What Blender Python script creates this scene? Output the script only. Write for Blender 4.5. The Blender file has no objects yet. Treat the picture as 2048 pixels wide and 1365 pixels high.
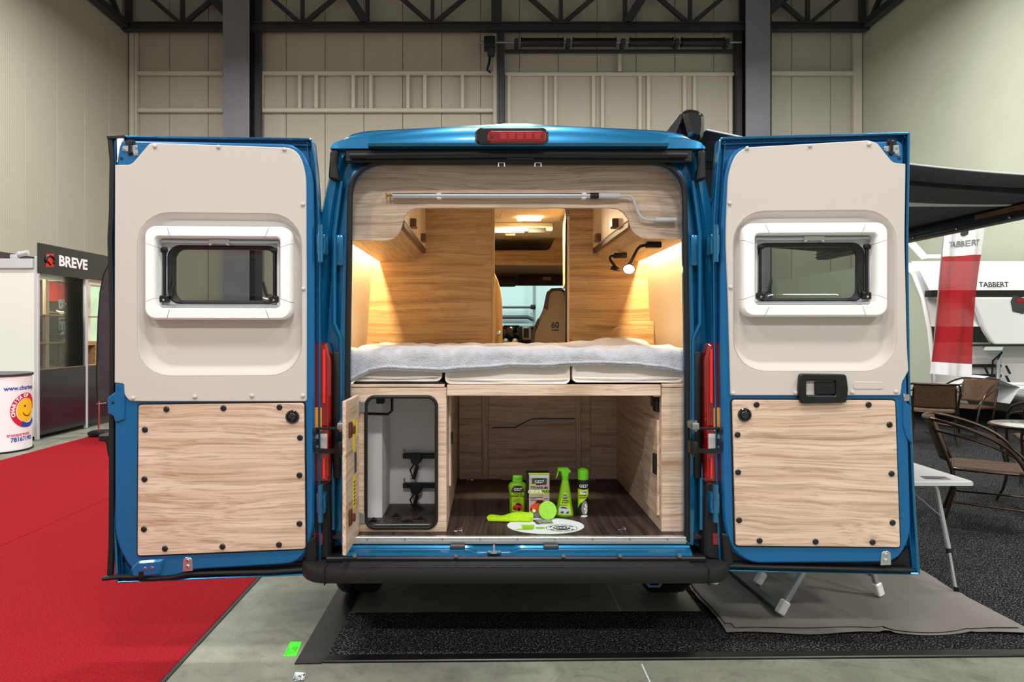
import bpy, bmesh, math, random
from mathutils import Vector, Matrix
from mathutils.geometry import tessellate_polygon

# ------------------------------------------------------------------ camera
SC = bpy.context.scene
COL = SC.collection
F, CX, CY, H = 1365.0, 977.0, 660.0, 1.5      # focal length in px, vanishing point, eye height
cam_d = bpy.data.cameras.new('camera'); cam = bpy.data.objects.new('camera', cam_d); COL.objects.link(cam)
cam.location = (0, 0, H); cam.rotation_euler = (math.pi/2, 0, 0)
cam_d.sensor_width = 36; cam_d.lens = F/2048*36
cam_d.shift_x = (1024-CX)/2048; cam_d.shift_y = (CY-682.5)/2048
cam_d.clip_start = .05; cam_d.clip_end = 200
SC.camera = cam
# ------------------------------------------------------------------ world, hall lamps, exposure
w = bpy.data.worlds.new('world'); SC.world = w; w.use_nodes = True
w.node_tree.nodes['Background'].inputs[0].default_value = (.93, .97, 1, 1)
w.node_tree.nodes['Background'].inputs[1].default_value = .42
SC.view_settings.view_transform = 'Standard'; SC.view_settings.look = 'None'
SC.view_settings.gamma = 1; SC.view_settings.use_curve_mapping = False
SC.view_settings.exposure = 0.0
def area(name, loc, sx, sy, power, col=(1, 1, 1), rot=(0, 0, 0), spread=math.pi):
    l = bpy.data.lights.new(name, 'AREA'); l.shape = 'RECTANGLE'; l.size = sx; l.size_y = sy
    l.energy = power; l.color = col; l.spread = spread
    o = bpy.data.objects.new(name, l); COL.objects.link(o); o.location = loc; o.rotation_euler = rot
    return o
for ly in (-5.0, .2, 5.6, 11.5):
    for lx in (-5.6, .2, 6.0):
        area('hall_lamp', (lx, ly, 8.3), 1.5, .5, {-5.0: 430, .2: 320, 5.6: 380, 11.5: 380}[ly], (1, .975, .93))

# ------------------------------------------------------------------ helpers
RND = random.Random(11)
def at(px, py, Y): return Vector(((px-CX)/F*Y, Y, H-(py-CY)/F*Y))
def gnd(px, py, z=0.0):
    Y = (H-z)*F/(py-CY); return ((px-CX)/F*Y, Y)
def lin(c):
    o = []
    for x in c[:3]:
        x /= 255.0
        o.append(x/12.92 if x <= .04045 else ((x+.055)/1.055)**2.4)
    return (*o, 1)

class MB:
    """collects geometry in world (or thing-local) coordinates"""
    def __init__(s, M=None): s.v = []; s.f = []; s.M = M
    def raw(s, vs, fs):
        b = len(s.v); s.v += [Vector(p) for p in vs]; s.f += [tuple(i+b for i in f) for f in fs]; return s
    def box(s, x0, x1, y0, y1, z0, z1, bev=0, seg=2, M=None):
        x0, x1 = min(x0, x1), max(x0, x1); y0, y1 = min(y0, y1), max(y0, y1); z0, z1 = min(z0, z1), max(z0, z1)
        bm = bmesh.new(); bmesh.ops.create_cube(bm, size=1)
        for p in bm.verts:
            p.co = Vector((x0+(p.co.x+.5)*(x1-x0), y0+(p.co.y+.5)*(y1-y0), z0+(p.co.z+.5)*(z1-z0)))
        if bev:
            bev = min(bev, .48*min(x1-x0, y1-y0, z1-z0))
            bmesh.ops.bevel(bm, geom=bm.edges[:], offset=bev, segments=seg, affect='EDGES', profile=.5)
        bm.verts.index_update()
        vs = [(M @ p.co if M else p.co.copy()) for p in bm.verts]; fs = [[q.index for q in f.verts] for f in bm.faces]
        bm.free(); return s.raw(vs, fs)
    def bar(s, p, q, wd, ht, up=(0, 0, 1), bev=0):
        p, q = Vector(p), Vector(q); d = (q-p); L = d.length; d.normalize(); up = Vector(up)
        if abs(d.dot(up)) > .98: up = Vector((0, 1, 0))
        sd = d.cross(up).normalized(); u2 = sd.cross(d).normalized()
        M = Matrix(((d.x, sd.x, u2.x, p.x), (d.y, sd.y, u2.y, p.y), (d.z, sd.z, u2.z, p.z), (0, 0, 0, 1)))
        return s.box(0, L, -wd/2, wd/2, -ht/2, ht/2, bev, 1, M)
    def loft(s, rings, closed=True, cap0=False, cap1=False):
        n = len(rings[0]); vs = [p for r in rings for p in r]; fs = []
        for k in range(len(rings)-1):
            for i in range(n if closed else n-1):
                j = (i+1) % n; fs.append((k*n+i, k*n+j, (k+1)*n+j, (k+1)*n+i))
        if cap0: fs.append(tuple(range(n))[::-1])
        if cap1: fs.append(tuple((len(rings)-1)*n+i for i in range(n)))
        return s.raw(vs, fs)
    def tube(s, pts, r, seg=8, closed=False, cap=True, sq=False):
        pts = [Vector(p) for p in pts]; n = len(pts); rs = r if isinstance(r, (list, tuple)) else [r]*n
        rings = []; nrm = None
        for i in range(n):
            if closed: t = (pts[(i+1) % n]-pts[i-1])
            else: t = pts[min(i+1, n-1)]-pts[max(i-1, 0)]
            t.normalize()
            if nrm is None:
                a = Vector((0, 0, 1)) if abs(t.z) < .9 else Vector((1, 0, 0)); nrm = (a-t*a.dot(t)).normalized()
            else: nrm = (nrm-t*nrm.dot(t)).normalized()
            b = t.cross(nrm); rings.append([pts[i]+(nrm*math.cos(2*math.pi*k/seg)+b*math.sin(2*math.pi*k/seg))*rs[i] for k in range(seg)])
        if closed: rings.append(rings[0])
        return s.loft(rings, True, cap and not closed, cap and not closed)
    def lathe(s, prof, c=(0, 0, 0), seg=20, axis='Z', caps=True, sx=1, sy=1):
        c = Vector(c); rings = []
        for r, h in prof:
            ring = []
            for k in range(seg):
                a = 2*math.pi*k/seg; x, y = r*math.cos(a)*sx, r*math.sin(a)*sy
                ring.append(c+(Vector((x, y, h)) if axis == 'Z' else Vector((x, h, y)) if axis == 'Y' else Vector((h, x, y))))
            rings.append(ring)
        return s.loft(rings, True, caps, caps)
    def prism(s, poly, n0, n1, fn, holes=(), back=True, cham=0):
        """poly (a,b) list filled at n1, extruded to n0; fn(a,b,n)->Vector"""
        loops = [list(poly)]+[list(h) for h in holes]
        flat = [p for l in loops for p in l]
        ins = loops
        if cham: ins = [offset(l, cham if i == 0 else -cham) for i, l in enumerate(loops)]
        fl2 = [p for l in ins for p in l]
        tris = tessellate_polygon([[Vector((p[0], p[1], 0)) for p in l] for l in ins])
        N = len(flat); dn = -cham if n1 > n0 else cham
        vs = [fn(a, b, n1) for a, b in fl2]+[fn(a, b, n1+dn if cham else n1) for a, b in flat]+[fn(a, b, n0) for a, b in flat]
        fs = [tuple(t) for t in tris]
        if back: fs += [tuple(2*N+i for i in t[::-1]) for t in tris]
        o = 0
        for l in loops:
            m = len(l)
            for i in range(m):
                j = (i+1) % m
                if cham: fs.append((o+i, o+j, N+o+j, N+o+i))
                fs.append((N+o+i, N+o+j, 2*N+o+j, 2*N+o+i))
            o += m
        if not cham:  # weld duplicate front ring by remapping
            fs = [tuple((i-N if N <= i < 2*N else i) for i in f) for f in fs]
        return s.raw(vs, fs)
    def grid(s, fn, nu, nv):
        vs = [fn(i/nu, j/nv) for j in range(nv+1) for i in range(nu+1)]
        fs = [(j*(nu+1)+i, j*(nu+1)+i+1, (j+1)*(nu+1)+i+1, (j+1)*(nu+1)+i) for j in range(nv) for i in range(nu)]
        return s.raw(vs, fs)
    def text(s, txt, size, fn, bold=0, sx=1, shear=0, align='CENTER'):
        cu = bpy.data.curves.new('t', 'FONT'); cu.body = txt; cu.size = size; cu.align_x = align; cu.align_y = 'CENTER'
        cu.offset = bold; cu.resolution_u = 3; cu.shear = shear
        ob = bpy.data.objects.new('t', cu); me = bpy.data.meshes.new_from_object(ob)
        s.raw([fn(p.co.x*sx, p.co.y) for p in me.vertices], [tuple(f.vertices) for f in me.polygons])
        bpy.data.objects.remove(ob); bpy.data.curves.remove(cu); bpy.data.meshes.remove(me); return s
    def mesh(s, name, org, angle=35, recalc=True):
        used = sorted({i for f in s.f for i in f}); mp = {i: k for k, i in enumerate(used)}
        me = bpy.data.meshes.new(name)
        me.from_pydata([(s.v[i]-org) for i in used], [], [tuple(mp[i] for i in f) for f in s.f]); me.validate()
        bm = bmesh.new(); bm.from_mesh(me); bmesh.ops.remove_doubles(bm, verts=bm.verts, dist=1e-5)
        if recalc: bmesh.ops.recalc_face_normals(bm, faces=bm.faces)
        bm.to_mesh(me); bm.free()
        for p in me.polygons: p.use_smooth = True
        me.set_sharp_from_angle(angle=math.radians(angle)); return me
def offset(poly, d):
    """inset a closed polygon by d (positive = towards inside)"""
    n = len(poly); A = sum(poly[i][0]*poly[(i+1) % n][1]-poly[(i+1) % n][0]*poly[i][1] for i in range(n))
    sg = 1 if A > 0 else -1; out = []
    for i in range(n):
        p0, p1, p2 = Vector(poly[i-1]), Vector(poly[i]), Vector(poly[(i+1) % n])
        d1 = (p1-p0); d2 = (p2-p1)
        if d1.length < 1e-9: d1 = d2
        if d2.length < 1e-9: d2 = d1
        d1.normalize(); d2.normalize()
        n1 = Vector((-d1.y, d1.x))*sg; n2 = Vector((-d2.y, d2.x))*sg; m = n1+n2
        m = m/max(m.length_squared/2, .3)
        out.append(tuple(p1+m*d))
    return out
def rounded(poly, rad, seg=5):
    """round the corners of a polygon; rad number or list"""
    n = len(poly); out = []
    for i in range(n):
        r = rad[i] if isinstance(rad, (list, tuple)) else rad
        p0, p1, p2 = Vector(poly[i-1]), Vector(poly[i]), Vector(poly[(i+1) % n])
        a = (p0-p1); b = (p2-p1); t = min(r, a.length*.49, b.length*.49)
        if t < 1e-5: out.append(tuple(p1)); continue
        a = p1+a.normalized()*t; b = p1+b.normalized()*t
        for k in range(seg+1):
            u = k/seg; out.append(tuple(a*(1-u)**2+p1*2*u*(1-u)+b*u*u))
    return out
def rrect(a0, b0, a1, b1, r, seg=6):
    a0, a1 = min(a0, a1), max(a0, a1); b0, b1 = min(b0, b1), max(b0, b1); out = []
    for cx, cy, s0 in ((a1-r, b0+r, -90), (a1-r, b1-r, 0), (a0+r, b1-r, 90), (a0+r, b0+r, 180)):
        for k in range(seg+1):
            t = math.radians(s0+90*k/seg); out.append((cx+r*math.cos(t), cy+r*math.sin(t)))
    return out
XZ = lambda a, b, n: Vector((a, n, b))
YZ = lambda a, b, n: Vector((n, a, b))
XY = lambda a, b, n: Vector((a, b, n))

ORG = {}
def O(name, mb, mat, parent=None, label=None, cat=None, group=None, kind=None, angle=35, org=None, recalc=True):
    xs = [[p[k] for p in mb.v] for k in range(3)]
    if org is None:
        org = Vector(((min(xs[0])+max(xs[0]))/2, (min(xs[1])+max(xs[1]))/2, min(xs[2]) if parent is None else (min(xs[2])+max(xs[2]))/2))
    me = mb.mesh(name, Vector(org), angle, recalc); me.materials.append(mat)
    o = bpy.data.objects.new(name, me); COL.objects.link(o)
    return _place(o, org, parent, label, cat, group, kind)
def _place(o, org, parent, label, cat, group, kind):
    org = Vector(org); ORG[o] = org
    if parent is not None: o.parent = parent; o.location = org-ORG[parent]
    else: o.location = org
    if label: o['label'] = label
    if cat: o['category'] = cat
    if group: o['group'] = group
    if kind: o['kind'] = kind
    return o
def T(name, label, cat, loc, group=None):
    o = bpy.data.objects.new(name, None); o.empty_display_size = .1; COL.objects.link(o)
    return _place(o, loc, None, label, cat, group, None)
def inst(src, org, parent, rot=None, label=None, scale=None):
    o = bpy.data.objects.new(src.name.split('.')[0], src.data); COL.objects.link(o)
    _place(o, org, parent, label, None, None, None)
    if rot is not None: o.rotation_euler = rot
    if scale is not None: o.scale = scale
    return o
def copy_tree(src, loc, rotz, label=None, group=None, parent=None):
    c = src.copy(); COL.objects.link(c)
    if parent is None: c.location = loc; c.rotation_euler = (0, 0, rotz)
    else: c.parent = parent
    if label: c['label'] = label
    if group: c['group'] = group
    for ch in list(src.children): copy_tree(ch, None, None, parent=c)
    return c

# ------------------------------------------------------------------ materials
def M_(name, col, rough=.5, metal=0, coat=0, spec=.5, emit=None, estr=0, trans=0, alpha=1, sheen=0,
       nscale=0, namt=0, bump=0, bscale=None, ndet=4, stretch=None, ior=1.45, dark=None):
    m = bpy.data.materials.new(name); m.use_nodes = True; nt = m.node_tree; b = nt.nodes['Principled BSDF']
    I = b.inputs; I['Base Color'].default_value = lin(col); I['Roughness'].default_value = rough
    I['Metallic'].default_value = metal; I['Coat Weight'].default_value = coat; I['Coat Roughness'].default_value = .06
    I['Specular IOR Level'].default_value = spec; I['Transmission Weight'].default_value = trans; I['IOR'].default_value = ior
    I['Alpha'].default_value = alpha; I['Sheen Weight'].default_value = sheen
    if emit: I['Emission Color'].default_value = lin(emit); I['Emission Strength'].default_value = estr
    if nscale or bump:
        tc = nt.nodes.new('ShaderNodeTexCoord'); mp = nt.nodes.new('ShaderNodeMapping')
        nt.links.new(tc.outputs['Object'], mp.inputs[0])
        if stretch: mp.inputs['Scale'].default_value = stretch
    if nscale:
        n = nt.nodes.new('ShaderNodeTexNoise'); n.inputs['Scale'].default_value = nscale; n.inputs['Detail'].default_value = ndet
        n.inputs['Roughness'].default_value = .6; nt.links.new(mp.outputs[0], n.inputs[0])
        r = nt.nodes.new('ShaderNodeValToRGB'); c = Vector(lin(col)[:3]); d = Vector(lin(dark)[:3]) if dark else c*(1-namt)
        l = c*(1+namt*.6)
        r.color_ramp.elements[0].position = .3; r.color_ramp.elements[1].position = .7
        r.color_ramp.elements[0].color = (*d, 1); r.color_ramp.elements[1].color = (min(l.x, 1), min(l.y, 1), min(l.z, 1), 1)
        nt.links.new(n.outputs[0], r.inputs[0]); nt.links.new(r.outputs[0], I['Base Color'])
    if bump:
        n2 = nt.nodes.new('ShaderNodeTexNoise'); n2.inputs['Scale'].default_value = bscale or nscale; n2.inputs['Detail'].default_value = 3
        nt.links.new(mp.outputs[0], n2.inputs[0]); bp = nt.nodes.new('ShaderNodeBump'); bp.inputs['Strength'].default_value = bump
        bp.inputs['Distance'].default_value = .01; nt.links.new(n2.outputs[0], bp.inputs['Height']); nt.links.new(bp.outputs[0], I['Normal'])
    return m
def wood(name, axis, c0, c1, c2, rough=.45, across=None):
    """grain runs along axis ('X','Y','Z'); colours dark, mid, light"""
    m = bpy.data.materials.new(name); m.use_nodes = True; nt = m.node_tree; b = nt.nodes['Principled BSDF']; N = nt.nodes.new; L = nt.links.new
    b.inputs['Roughness'].default_value = rough; b.inputs['Specular IOR Level'].default_value = .35
    tc = N('ShaderNodeTexCoord'); oi = N('ShaderNodeObjectInfo'); ad = N('ShaderNodeVectorMath'); ad.operation = 'ADD'
    mu = N('ShaderNodeVectorMath'); mu.operation = 'SCALE'; mu.inputs[0].default_value = (7.3, 3.1, 5.7)
    L(oi.outputs['Random'], mu.inputs['Scale']); L(tc.outputs['Object'], ad.inputs[0]); L(mu.outputs[0], ad.inputs[1])
    k = 'XYZ'.index(axis)
    # low frequency warp, so the grain waves
    mp0 = N('ShaderNodeMapping'); s0 = [2.6]*3; s0[k] = .9; mp0.inputs['Scale'].default_value = s0; L(ad.outputs[0], mp0.inputs[0])
    n0 = N('ShaderNodeTexNoise'); n0.inputs['Scale'].default_value = 1.6; n0.inputs['Detail'].default_value = 2; L(mp0.outputs[0], n0.inputs[0])
    sc = N('ShaderNodeVectorMath'); sc.operation = 'SCALE'; sc.inputs['Scale'].default_value = .085; L(n0.outputs['Color'], sc.inputs[0])
    a2 = N('ShaderNodeVectorMath'); a2.operation = 'ADD'; L(ad.outputs[0], a2.inputs[0]); L(sc.outputs[0], a2.inputs[1])
    def noise(al, acr, det, src):
        mp = N('ShaderNodeMapping'); s = [acr]*3; s[k] = al; mp.inputs['Scale'].default_value = s; L(src, mp.inputs[0])
        n = N('ShaderNodeTexNoise'); n.inputs['Scale'].default_value = 1; n.inputs['Detail'].default_value = det; n.inputs['Roughness'].default_value = .55
        L(mp.outputs[0], n.inputs[0]); return n.outputs[0]
    big = noise(.6, 34, 6, a2.outputs[0]); fine = noise(1.6, 130, 4, a2.outputs[0])
    r = N('ShaderNodeValToRGB'); e = r.color_ramp.elements; e[0].position = .33; e[0].color = lin(c0); e[1].position = .64; e[1].color = lin(c2)
    x = e.new(.46); x.color = lin(c1); L(big, r.inputs[0])
    r2 = N('ShaderNodeValToRGB'); e = r2.color_ramp.elements; e[0].position = .40; e[0].color = (.56, .50, .44, 1); e[1].position = .50; e[1].color = (1, 1, 1, 1)
    L(fine, r2.inputs[0]); mx = N('ShaderNodeMix'); mx.data_type = 'RGBA'; mx.blend_type = 'MULTIPLY'; mx.inputs[0].default_value = .55
    L(r.outputs[0], mx.inputs[6]); L(r2.outputs[0], mx.inputs[7]); L(mx.outputs[2], b.inputs['Base Color'])
    bp = N('ShaderNodeBump'); bp.inputs['Strength'].default_value = .12; bp.inputs['Distance'].default_value = .002
    L(fine, bp.inputs['Height']); L(bp.outputs[0], b.inputs['Normal']); return m
ASH = ((186, 154, 131), (209, 181, 160), (222, 198, 179))
m_woodX = wood('ash_wood_across', 'X', *ASH); m_woodY = wood('ash_wood_deep', 'Y', *ASH); m_woodZ = wood('ash_wood_upright', 'Z', *ASH)
WARM_LIT = ((164, 132, 92), (188, 156, 113), (204, 173, 129))  # same wood as ASH, with warm lamplight put into the colours
m_warmlitX = wood('warm_lit_wood_across', 'X', *WARM_LIT); m_warmlitY = wood('warm_lit_wood_deep', 'Y', *WARM_LIT); m_warmlitZ = wood('warm_lit_wood_upright', 'Z', *WARM_LIT)
m_darkfloor = wood('dark_floor_wood', 'Y', (38, 29, 27), (56, 44, 41), (74, 60, 55), .5)
m_brownrail = M_('brown_edge', (92, 66, 48), .5)

def paint(name, col, coat=1, rough=.34, metal=.35):
    m = M_(name, col, rough, metal, coat); nt = m.node_tree; b = nt.nodes['Principled BSDF']
    n = nt.nodes.new('ShaderNodeTexNoise'); n.inputs['Scale'].default_value = 900; n.inputs['Detail'].default_value = 1
    tc = nt.nodes.new('ShaderNodeTexCoord'); nt.links.new(tc.outputs['Object'], n.inputs[0])
    r = nt.nodes.new('ShaderNodeValToRGB'); c = Vector(lin(col)[:3])
    r.color_ramp.elements[0].color = (*(c*.8), 1); r.color_ramp.elements[1].color = (*(c*1.25), 1); r.color_ramp.elements[0].position = .35; r.color_ramp.elements[1].position = .65
    nt.links.new(n.outputs[0], r.inputs[0]); nt.links.new(r.outputs[0], b.inputs['Base Color']); return m
m_blue = paint('blue_metallic_paint', (6, 102, 148), metal=.5, rough=.26)
m_bluein = paint('blue_satin_inner_paint', (10, 96, 150), coat=.25, rough=.42, metal=.25)
m_trim = M_('grey_beige_trim', (196, 188, 183), .75, bump=.05, bscale=500)
m_white = M_('white_plastic', (244, 244, 245), .35)
m_lgrey = M_('light_grey_plastic', (196, 198, 202), .4)
m_rubber = M_('black_rubber', (12, 12, 14), .55)
m_black = M_('black_plastic', (14, 14, 16), .45)
m_blackgloss = M_('gloss_black', (10, 10, 12), .12, coat=1)
m_bumper = M_('bumper_plastic', (22, 20, 22), .62, bump=.12, bscale=700)
m_alu = M_('aluminium', (200, 202, 206), .32, metal=.9)
m_chrome = M_('chrome', (225, 225, 225), .14, metal=1)
m_silver = M_('silver_tube', (190, 192, 196), .35, metal=.75)
def pane(name, tint, refl):
    m = bpy.data.materials.new(name); m.use_nodes = True; nt = m.node_tree; nt.nodes.remove(nt.nodes['Principled BSDF'])
    tr = nt.nodes.new('ShaderNodeBsdfTransparent'); tr.inputs[0].default_value = lin(tint); gl = nt.nodes.new('ShaderNodeBsdfGlossy'); gl.inputs['Roughness'].default_value = .03
    lw = nt.nodes.new('ShaderNodeLayerWeight'); lw.inputs[0].default_value = refl; mx = nt.nodes.new('ShaderNodeMixShader')
    nt.links.new(lw.outputs['Fresnel'], mx.inputs[0]); nt.links.new(tr.outputs[0], mx.inputs[1]); nt.links.new(gl.outputs[0], mx.inputs[2])
    nt.links.new(mx.outputs[0], nt.nodes['Material Output'].inputs[0]); return m
m_glass = pane('tinted_acrylic', (170, 176, 168), .35)
m_wind = pane('windscreen_glass', (214, 240, 238), .1)
m_clear = pane('clear_glass', (232, 238, 236), .15)
m_red = M_('red_lens', (126, 3, 6), .12, coat=1)
m_orange = M_('orange_lens', (250, 150, 20), .2, coat=1)
m_clearlens = M_('clear_lens', (200, 190, 190), .15, coat=1)
m_cream = M_('cream_lining', (232, 216, 190), .8, bump=.06, bscale=300)
m_creamdoor = M_('cream_cabinet_face', (226, 208, 184), .5)
m_handle = M_('bronze_handle', (112, 84, 58), .4)
m_mat = M_('mattress_cloth', (240, 230, 222), .9, bump=.25, bscale=450, sheen=.2)
m_fleece = M_('grey_fleece', (182, 182, 192), .95, sheen=.5, nscale=26, namt=.16, bump=.6, bscale=160)
m_head = M_('brown_headlining', (150, 128, 108), .9, nscale=200, namt=.2)
m_dash = M_('dark_dashboard', (34, 32, 32), .5)
m_seat = M_('tan_seat_cloth', (118, 102, 88), .9, nscale=160, namt=.25, bump=.2, bscale=200)
m_seatd = M_('dark_seat_edge', (52, 36, 32), .7)
m_navy = M_('navy_thread', (30, 26, 48), .8)
m_lwhite = M_('white_lining', (226, 224, 224), .7)
m_ivory = M_('ivory_plastic', (235, 226, 208), .4)
m_brass = M_('brass', (190, 150, 80), .25, metal=1)
m_led = M_('warm_led', (255, 236, 190), .4, emit=(255, 216, 150), estr=14)
m_ledspot = M_('spot_led', (255, 250, 235), .4, emit=(255, 244, 220), estr=9)
m_yellow = M_('yellow_sticker', (238, 214, 30), .5)
m_steel = M_('galvanised_steel', (150, 152, 150), .4, metal=.8)
# hall
def wallmat(name, col):
    m = M_(name, col, .62); nt = m.node_tree; b = nt.nodes['Principled BSDF']
    tc = nt.nodes.new('ShaderNodeTexCoord'); sp = nt.nodes.new('ShaderNodeSeparateXYZ'); nt.links.new(tc.outputs['Object'], sp.inputs[0])
    a = nt.nodes.new('ShaderNodeMath'); a.operation = 'ADD'; nt.links.new(sp.outputs[0], a.inputs[0]); nt.links.new(sp.outputs[1], a.inputs[1])
    mu = nt.nodes.new('ShaderNodeMath'); mu.operation = 'MULTIPLY'; mu.inputs[1].default_value = 2*math.pi*20; nt.links.new(a.outputs[0], mu.inputs[0])
    si = nt.nodes.new('ShaderNodeMath'); si.operation = 'SINE'; nt.links.new(mu.outputs[0], si.inputs[0])
    bp = nt.nodes.new('ShaderNodeBump'); bp.inputs['Strength'].default_value = .25; bp.inputs['Distance'].default_value = .003
    nt.links.new(si.outputs[0], bp.inputs['Height']); nt.links.new(bp.outputs[0], b.inputs['Normal'])
    n = nt.nodes.new('ShaderNodeTexNoise'); n.inputs['Scale'].default_value = .7; n.inputs['Detail'].default_value = 5
    nt.links.new(tc.outputs['Object'], n.inputs[0]); r = nt.nodes.new('ShaderNodeValToRGB'); c = Vector(lin(col)[:3])
    r.color_ramp.elements[0].color = (*(c*.92), 1); r.color_ramp.elements[1].color = (*(c*1.06), 1)
    nt.links.new(n.outputs[0], r.inputs[0]); nt.links.new(r.outputs[0], b.inputs['Base Color']); return m
m_wall = wallmat('hall_wall_panel', (184, 180, 165)); m_wallL = wallmat('hall_wall_panel_side', (182, 180, 163)); m_wallR = M_('hall_wall_smooth', (186, 190, 172), .7, nscale=.6, namt=.08)
m_gap = M_('panel_joint', (110, 108, 98), .8)
m_rail = M_('cream_steel', (200, 196, 178), .5)
m_dsteel = M_('dark_steel', (52, 53, 58), .5, nscale=2, namt=.2)
m_column = M_('grey_steel', (128, 128, 138), .55, nscale=1.5, namt=.15)
m_ceil = M_('roof_sheet', (120, 120, 116), .7)
m_conc = M_('concrete', (118, 120, 108), .5, nscale=1.7, namt=.38, ndet=12, bump=.15, bscale=30)
m_redc = M_('red_carpet', (148, 24, 34), .95, nscale=120, namt=.5, bump=.7, bscale=260, spec=.1)
m_dcarp = M_('speckled_carpet', (44, 46, 50), .95, spec=.1)
def speckle(m, lo, mid, hi, scale):
    nt = m.node_tree; b = nt.nodes['Principled BSDF']; tc = nt.nodes.new('ShaderNodeTexCoord')
    n = nt.nodes.new('ShaderNodeTexNoise'); n.inputs['Scale'].default_value = scale; n.inputs['Detail'].default_value = 2
    nt.links.new(tc.outputs['Object'], n.inputs[0]); r = nt.nodes.new('ShaderNodeValToRGB'); e = r.color_ramp.elements
    e[0].position = .42; e[0].color = lin(lo); e[1].position = .72; e[1].color = lin(hi); x = e.new(.56); x.color = lin(mid)
    nt.links.new(n.outputs[0], r.inputs[0]); nt.links.new(r.outputs[0], b.inputs['Base Color'])
    bp = nt.nodes.new('ShaderNodeBump'); bp.inputs['Strength'].default_value = .6; bp.inputs['Distance'].default_value = .01
    nt.links.new(n.outputs[0], bp.inputs['Height']); nt.links.new(bp.outputs[0], b.inputs['Normal'])
speckle(m_dcarp, (13, 14, 15), (34, 36, 38), (128, 132, 136), 120)
def concrete(m):
    nt = m.node_tree; b = nt.nodes['Principled BSDF']; N = nt.nodes.new; L = nt.links.new
    tc = N('ShaderNodeTexCoord')
    def nz(scale, det, dist, stretch=None):
        n = N('ShaderNodeTexNoise'); n.inputs['Scale'].default_value = scale; n.inputs['Detail'].default_value = det; n.inputs['Distortion'].default_value = dist; n.inputs['Roughness'].default_value = .65
        if stretch:
            mp = N('ShaderNodeMapping'); mp.inputs['Scale'].default_value = stretch; mp.inputs['Rotation'].default_value = (0, 0, .7); L(tc.outputs['Object'], mp.inputs[0]); L(mp.outputs[0], n.inputs[0])
        else: L(tc.outputs['Object'], n.inputs[0])
        return n.outputs[0]
    def ramp(src, p0, c0, p1, c1):
        r = N('ShaderNodeValToRGB'); e = r.color_ramp.elements; e[0].position = p0; e[0].color = c0; e[1].position = p1; e[1].color = c1; L(src, r.inputs[0]); return r.outputs[0]
    def mul(a, b_):
        x = N('ShaderNodeMix'); x.data_type = 'RGBA'; x.blend_type = 'MULTIPLY'; x.inputs[0].default_value = 1; L(a, x.inputs[6]); L(b_, x.inputs[7]); return x.outputs[2]
    base = ramp(nz(1.3, 8, .6), .32, lin((98, 99, 90)), .66, lin((138, 140, 126)))
    sm = ramp(nz(6, 9, 1.2), .34, (.72, .72, .72, 1), .5, (1, 1, 1, 1))
    sc = ramp(nz(5, 6, 2.5, (1, 5, 1)), .30, (.55, .55, .55, 1), .37, (1, 1, 1, 1))
    gr = ramp(nz(90, 4, 0), .3, (.86, .86, .86, 1), .6, (1.06, 1.06, 1.06, 1))
    L(mul(mul(mul(base, sm), sc), gr), b.inputs['Base Color'])
concrete(m_conc)
m_tape = M_('black_tape', (24, 24, 25), .42, nscale=14, namt=.3)
m_groundmat = M_('grey_woven_mat', (128, 123, 119), .9, nscale=300, namt=.15, bump=.4, bscale=400)
m_awnf = M_('awning_fabric', (96, 93, 98), .85, nscale=3, namt=.35, stretch=(40, 1.2, 40), ndet=6)
m_awncase = M_('anthracite_case', (30, 31, 35), .4, nscale=300, namt=.2)
m_paper = M_('white_paper', (206, 213, 216), .7)
m_lime = M_('lime_plastic', (134, 190, 14), .3, coat=.4)
m_limecap = M_('lime_cap', (104, 200, 14), .25, coat=.5)
m_limecloth = M_('lime_cloth', (164, 206, 20), .95, nscale=60, namt=.15, bump=.4, bscale=300)
m_sponge = M_('green_foam', (150, 212, 70), .9, nscale=60, namt=.08, bump=.3, bscale=120)
m_ink = M_('black_ink', (14, 14, 16), .5)
m_pink = M_('rose_grey_print', (182, 160, 156), .4)
m_carred = M_('orange_red_print', (214, 74, 34), .4)
m_limeprint = M_('lime_print', (176, 214, 20), .4)
m_greyprint = M_('grey_print', (128, 130, 132), .4)
m_dgrey = M_('dark_grey_print', (62, 62, 66), .4)
# ================================================================== hall: floor, walls, roof
XL, XR, YB, ZT = -9.2, 9.55, 17.55, 10.6
fl_ = O('floor', MB().box(XL-.3, XR+.3, -9, YB+.3, -.2, 0), m_conc, kind='structure')
O('floor_joint', MB().box(.684, .690, -2, 3.06, -.01, .0008), m_lgrey, fl_)
O('floor_joint', MB().box(.700, .706, 3.63, 8, -.01, .0008), m_lgrey, fl_)
O('ceiling', MB().box(XL-.3, XR+.3, -9, YB+.3, ZT, ZT+.2), m_ceil, kind='structure')
wb = O('wall_back', MB().box(XL-.3, XR+.3, YB+.05, YB+.3, 0, ZT), m_gap, kind='structure')
x = XL-.005
while x < XR:
    x1 = min(x+1, XR); O('wall_panel', MB().box(x+.006, x1-.006, YB, YB+.05, .02, ZT-.02, .006, 1), m_wall, wb); x += 1
wl = O('wall_left', MB().box(XL-.3, XL-.05, -7, YB+.05, 0, ZT), m_gap, kind='structure')
src = None
for k in range(24):
    y0 = 16.55-k
    if src is None: src = O('wall_panel', MB().box(XL-.05, XL, y0+.006, y0+.994, .02, ZT-.02, .006, 1), m_wallL, wl)
    else: inst(src, (XL-.025, y0+.5, ZT/2), wl)
O('wall_right', MB().box(XR, XR+.3, -7, YB+.05, 0, ZT), m_wallR, kind='structure')

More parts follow.
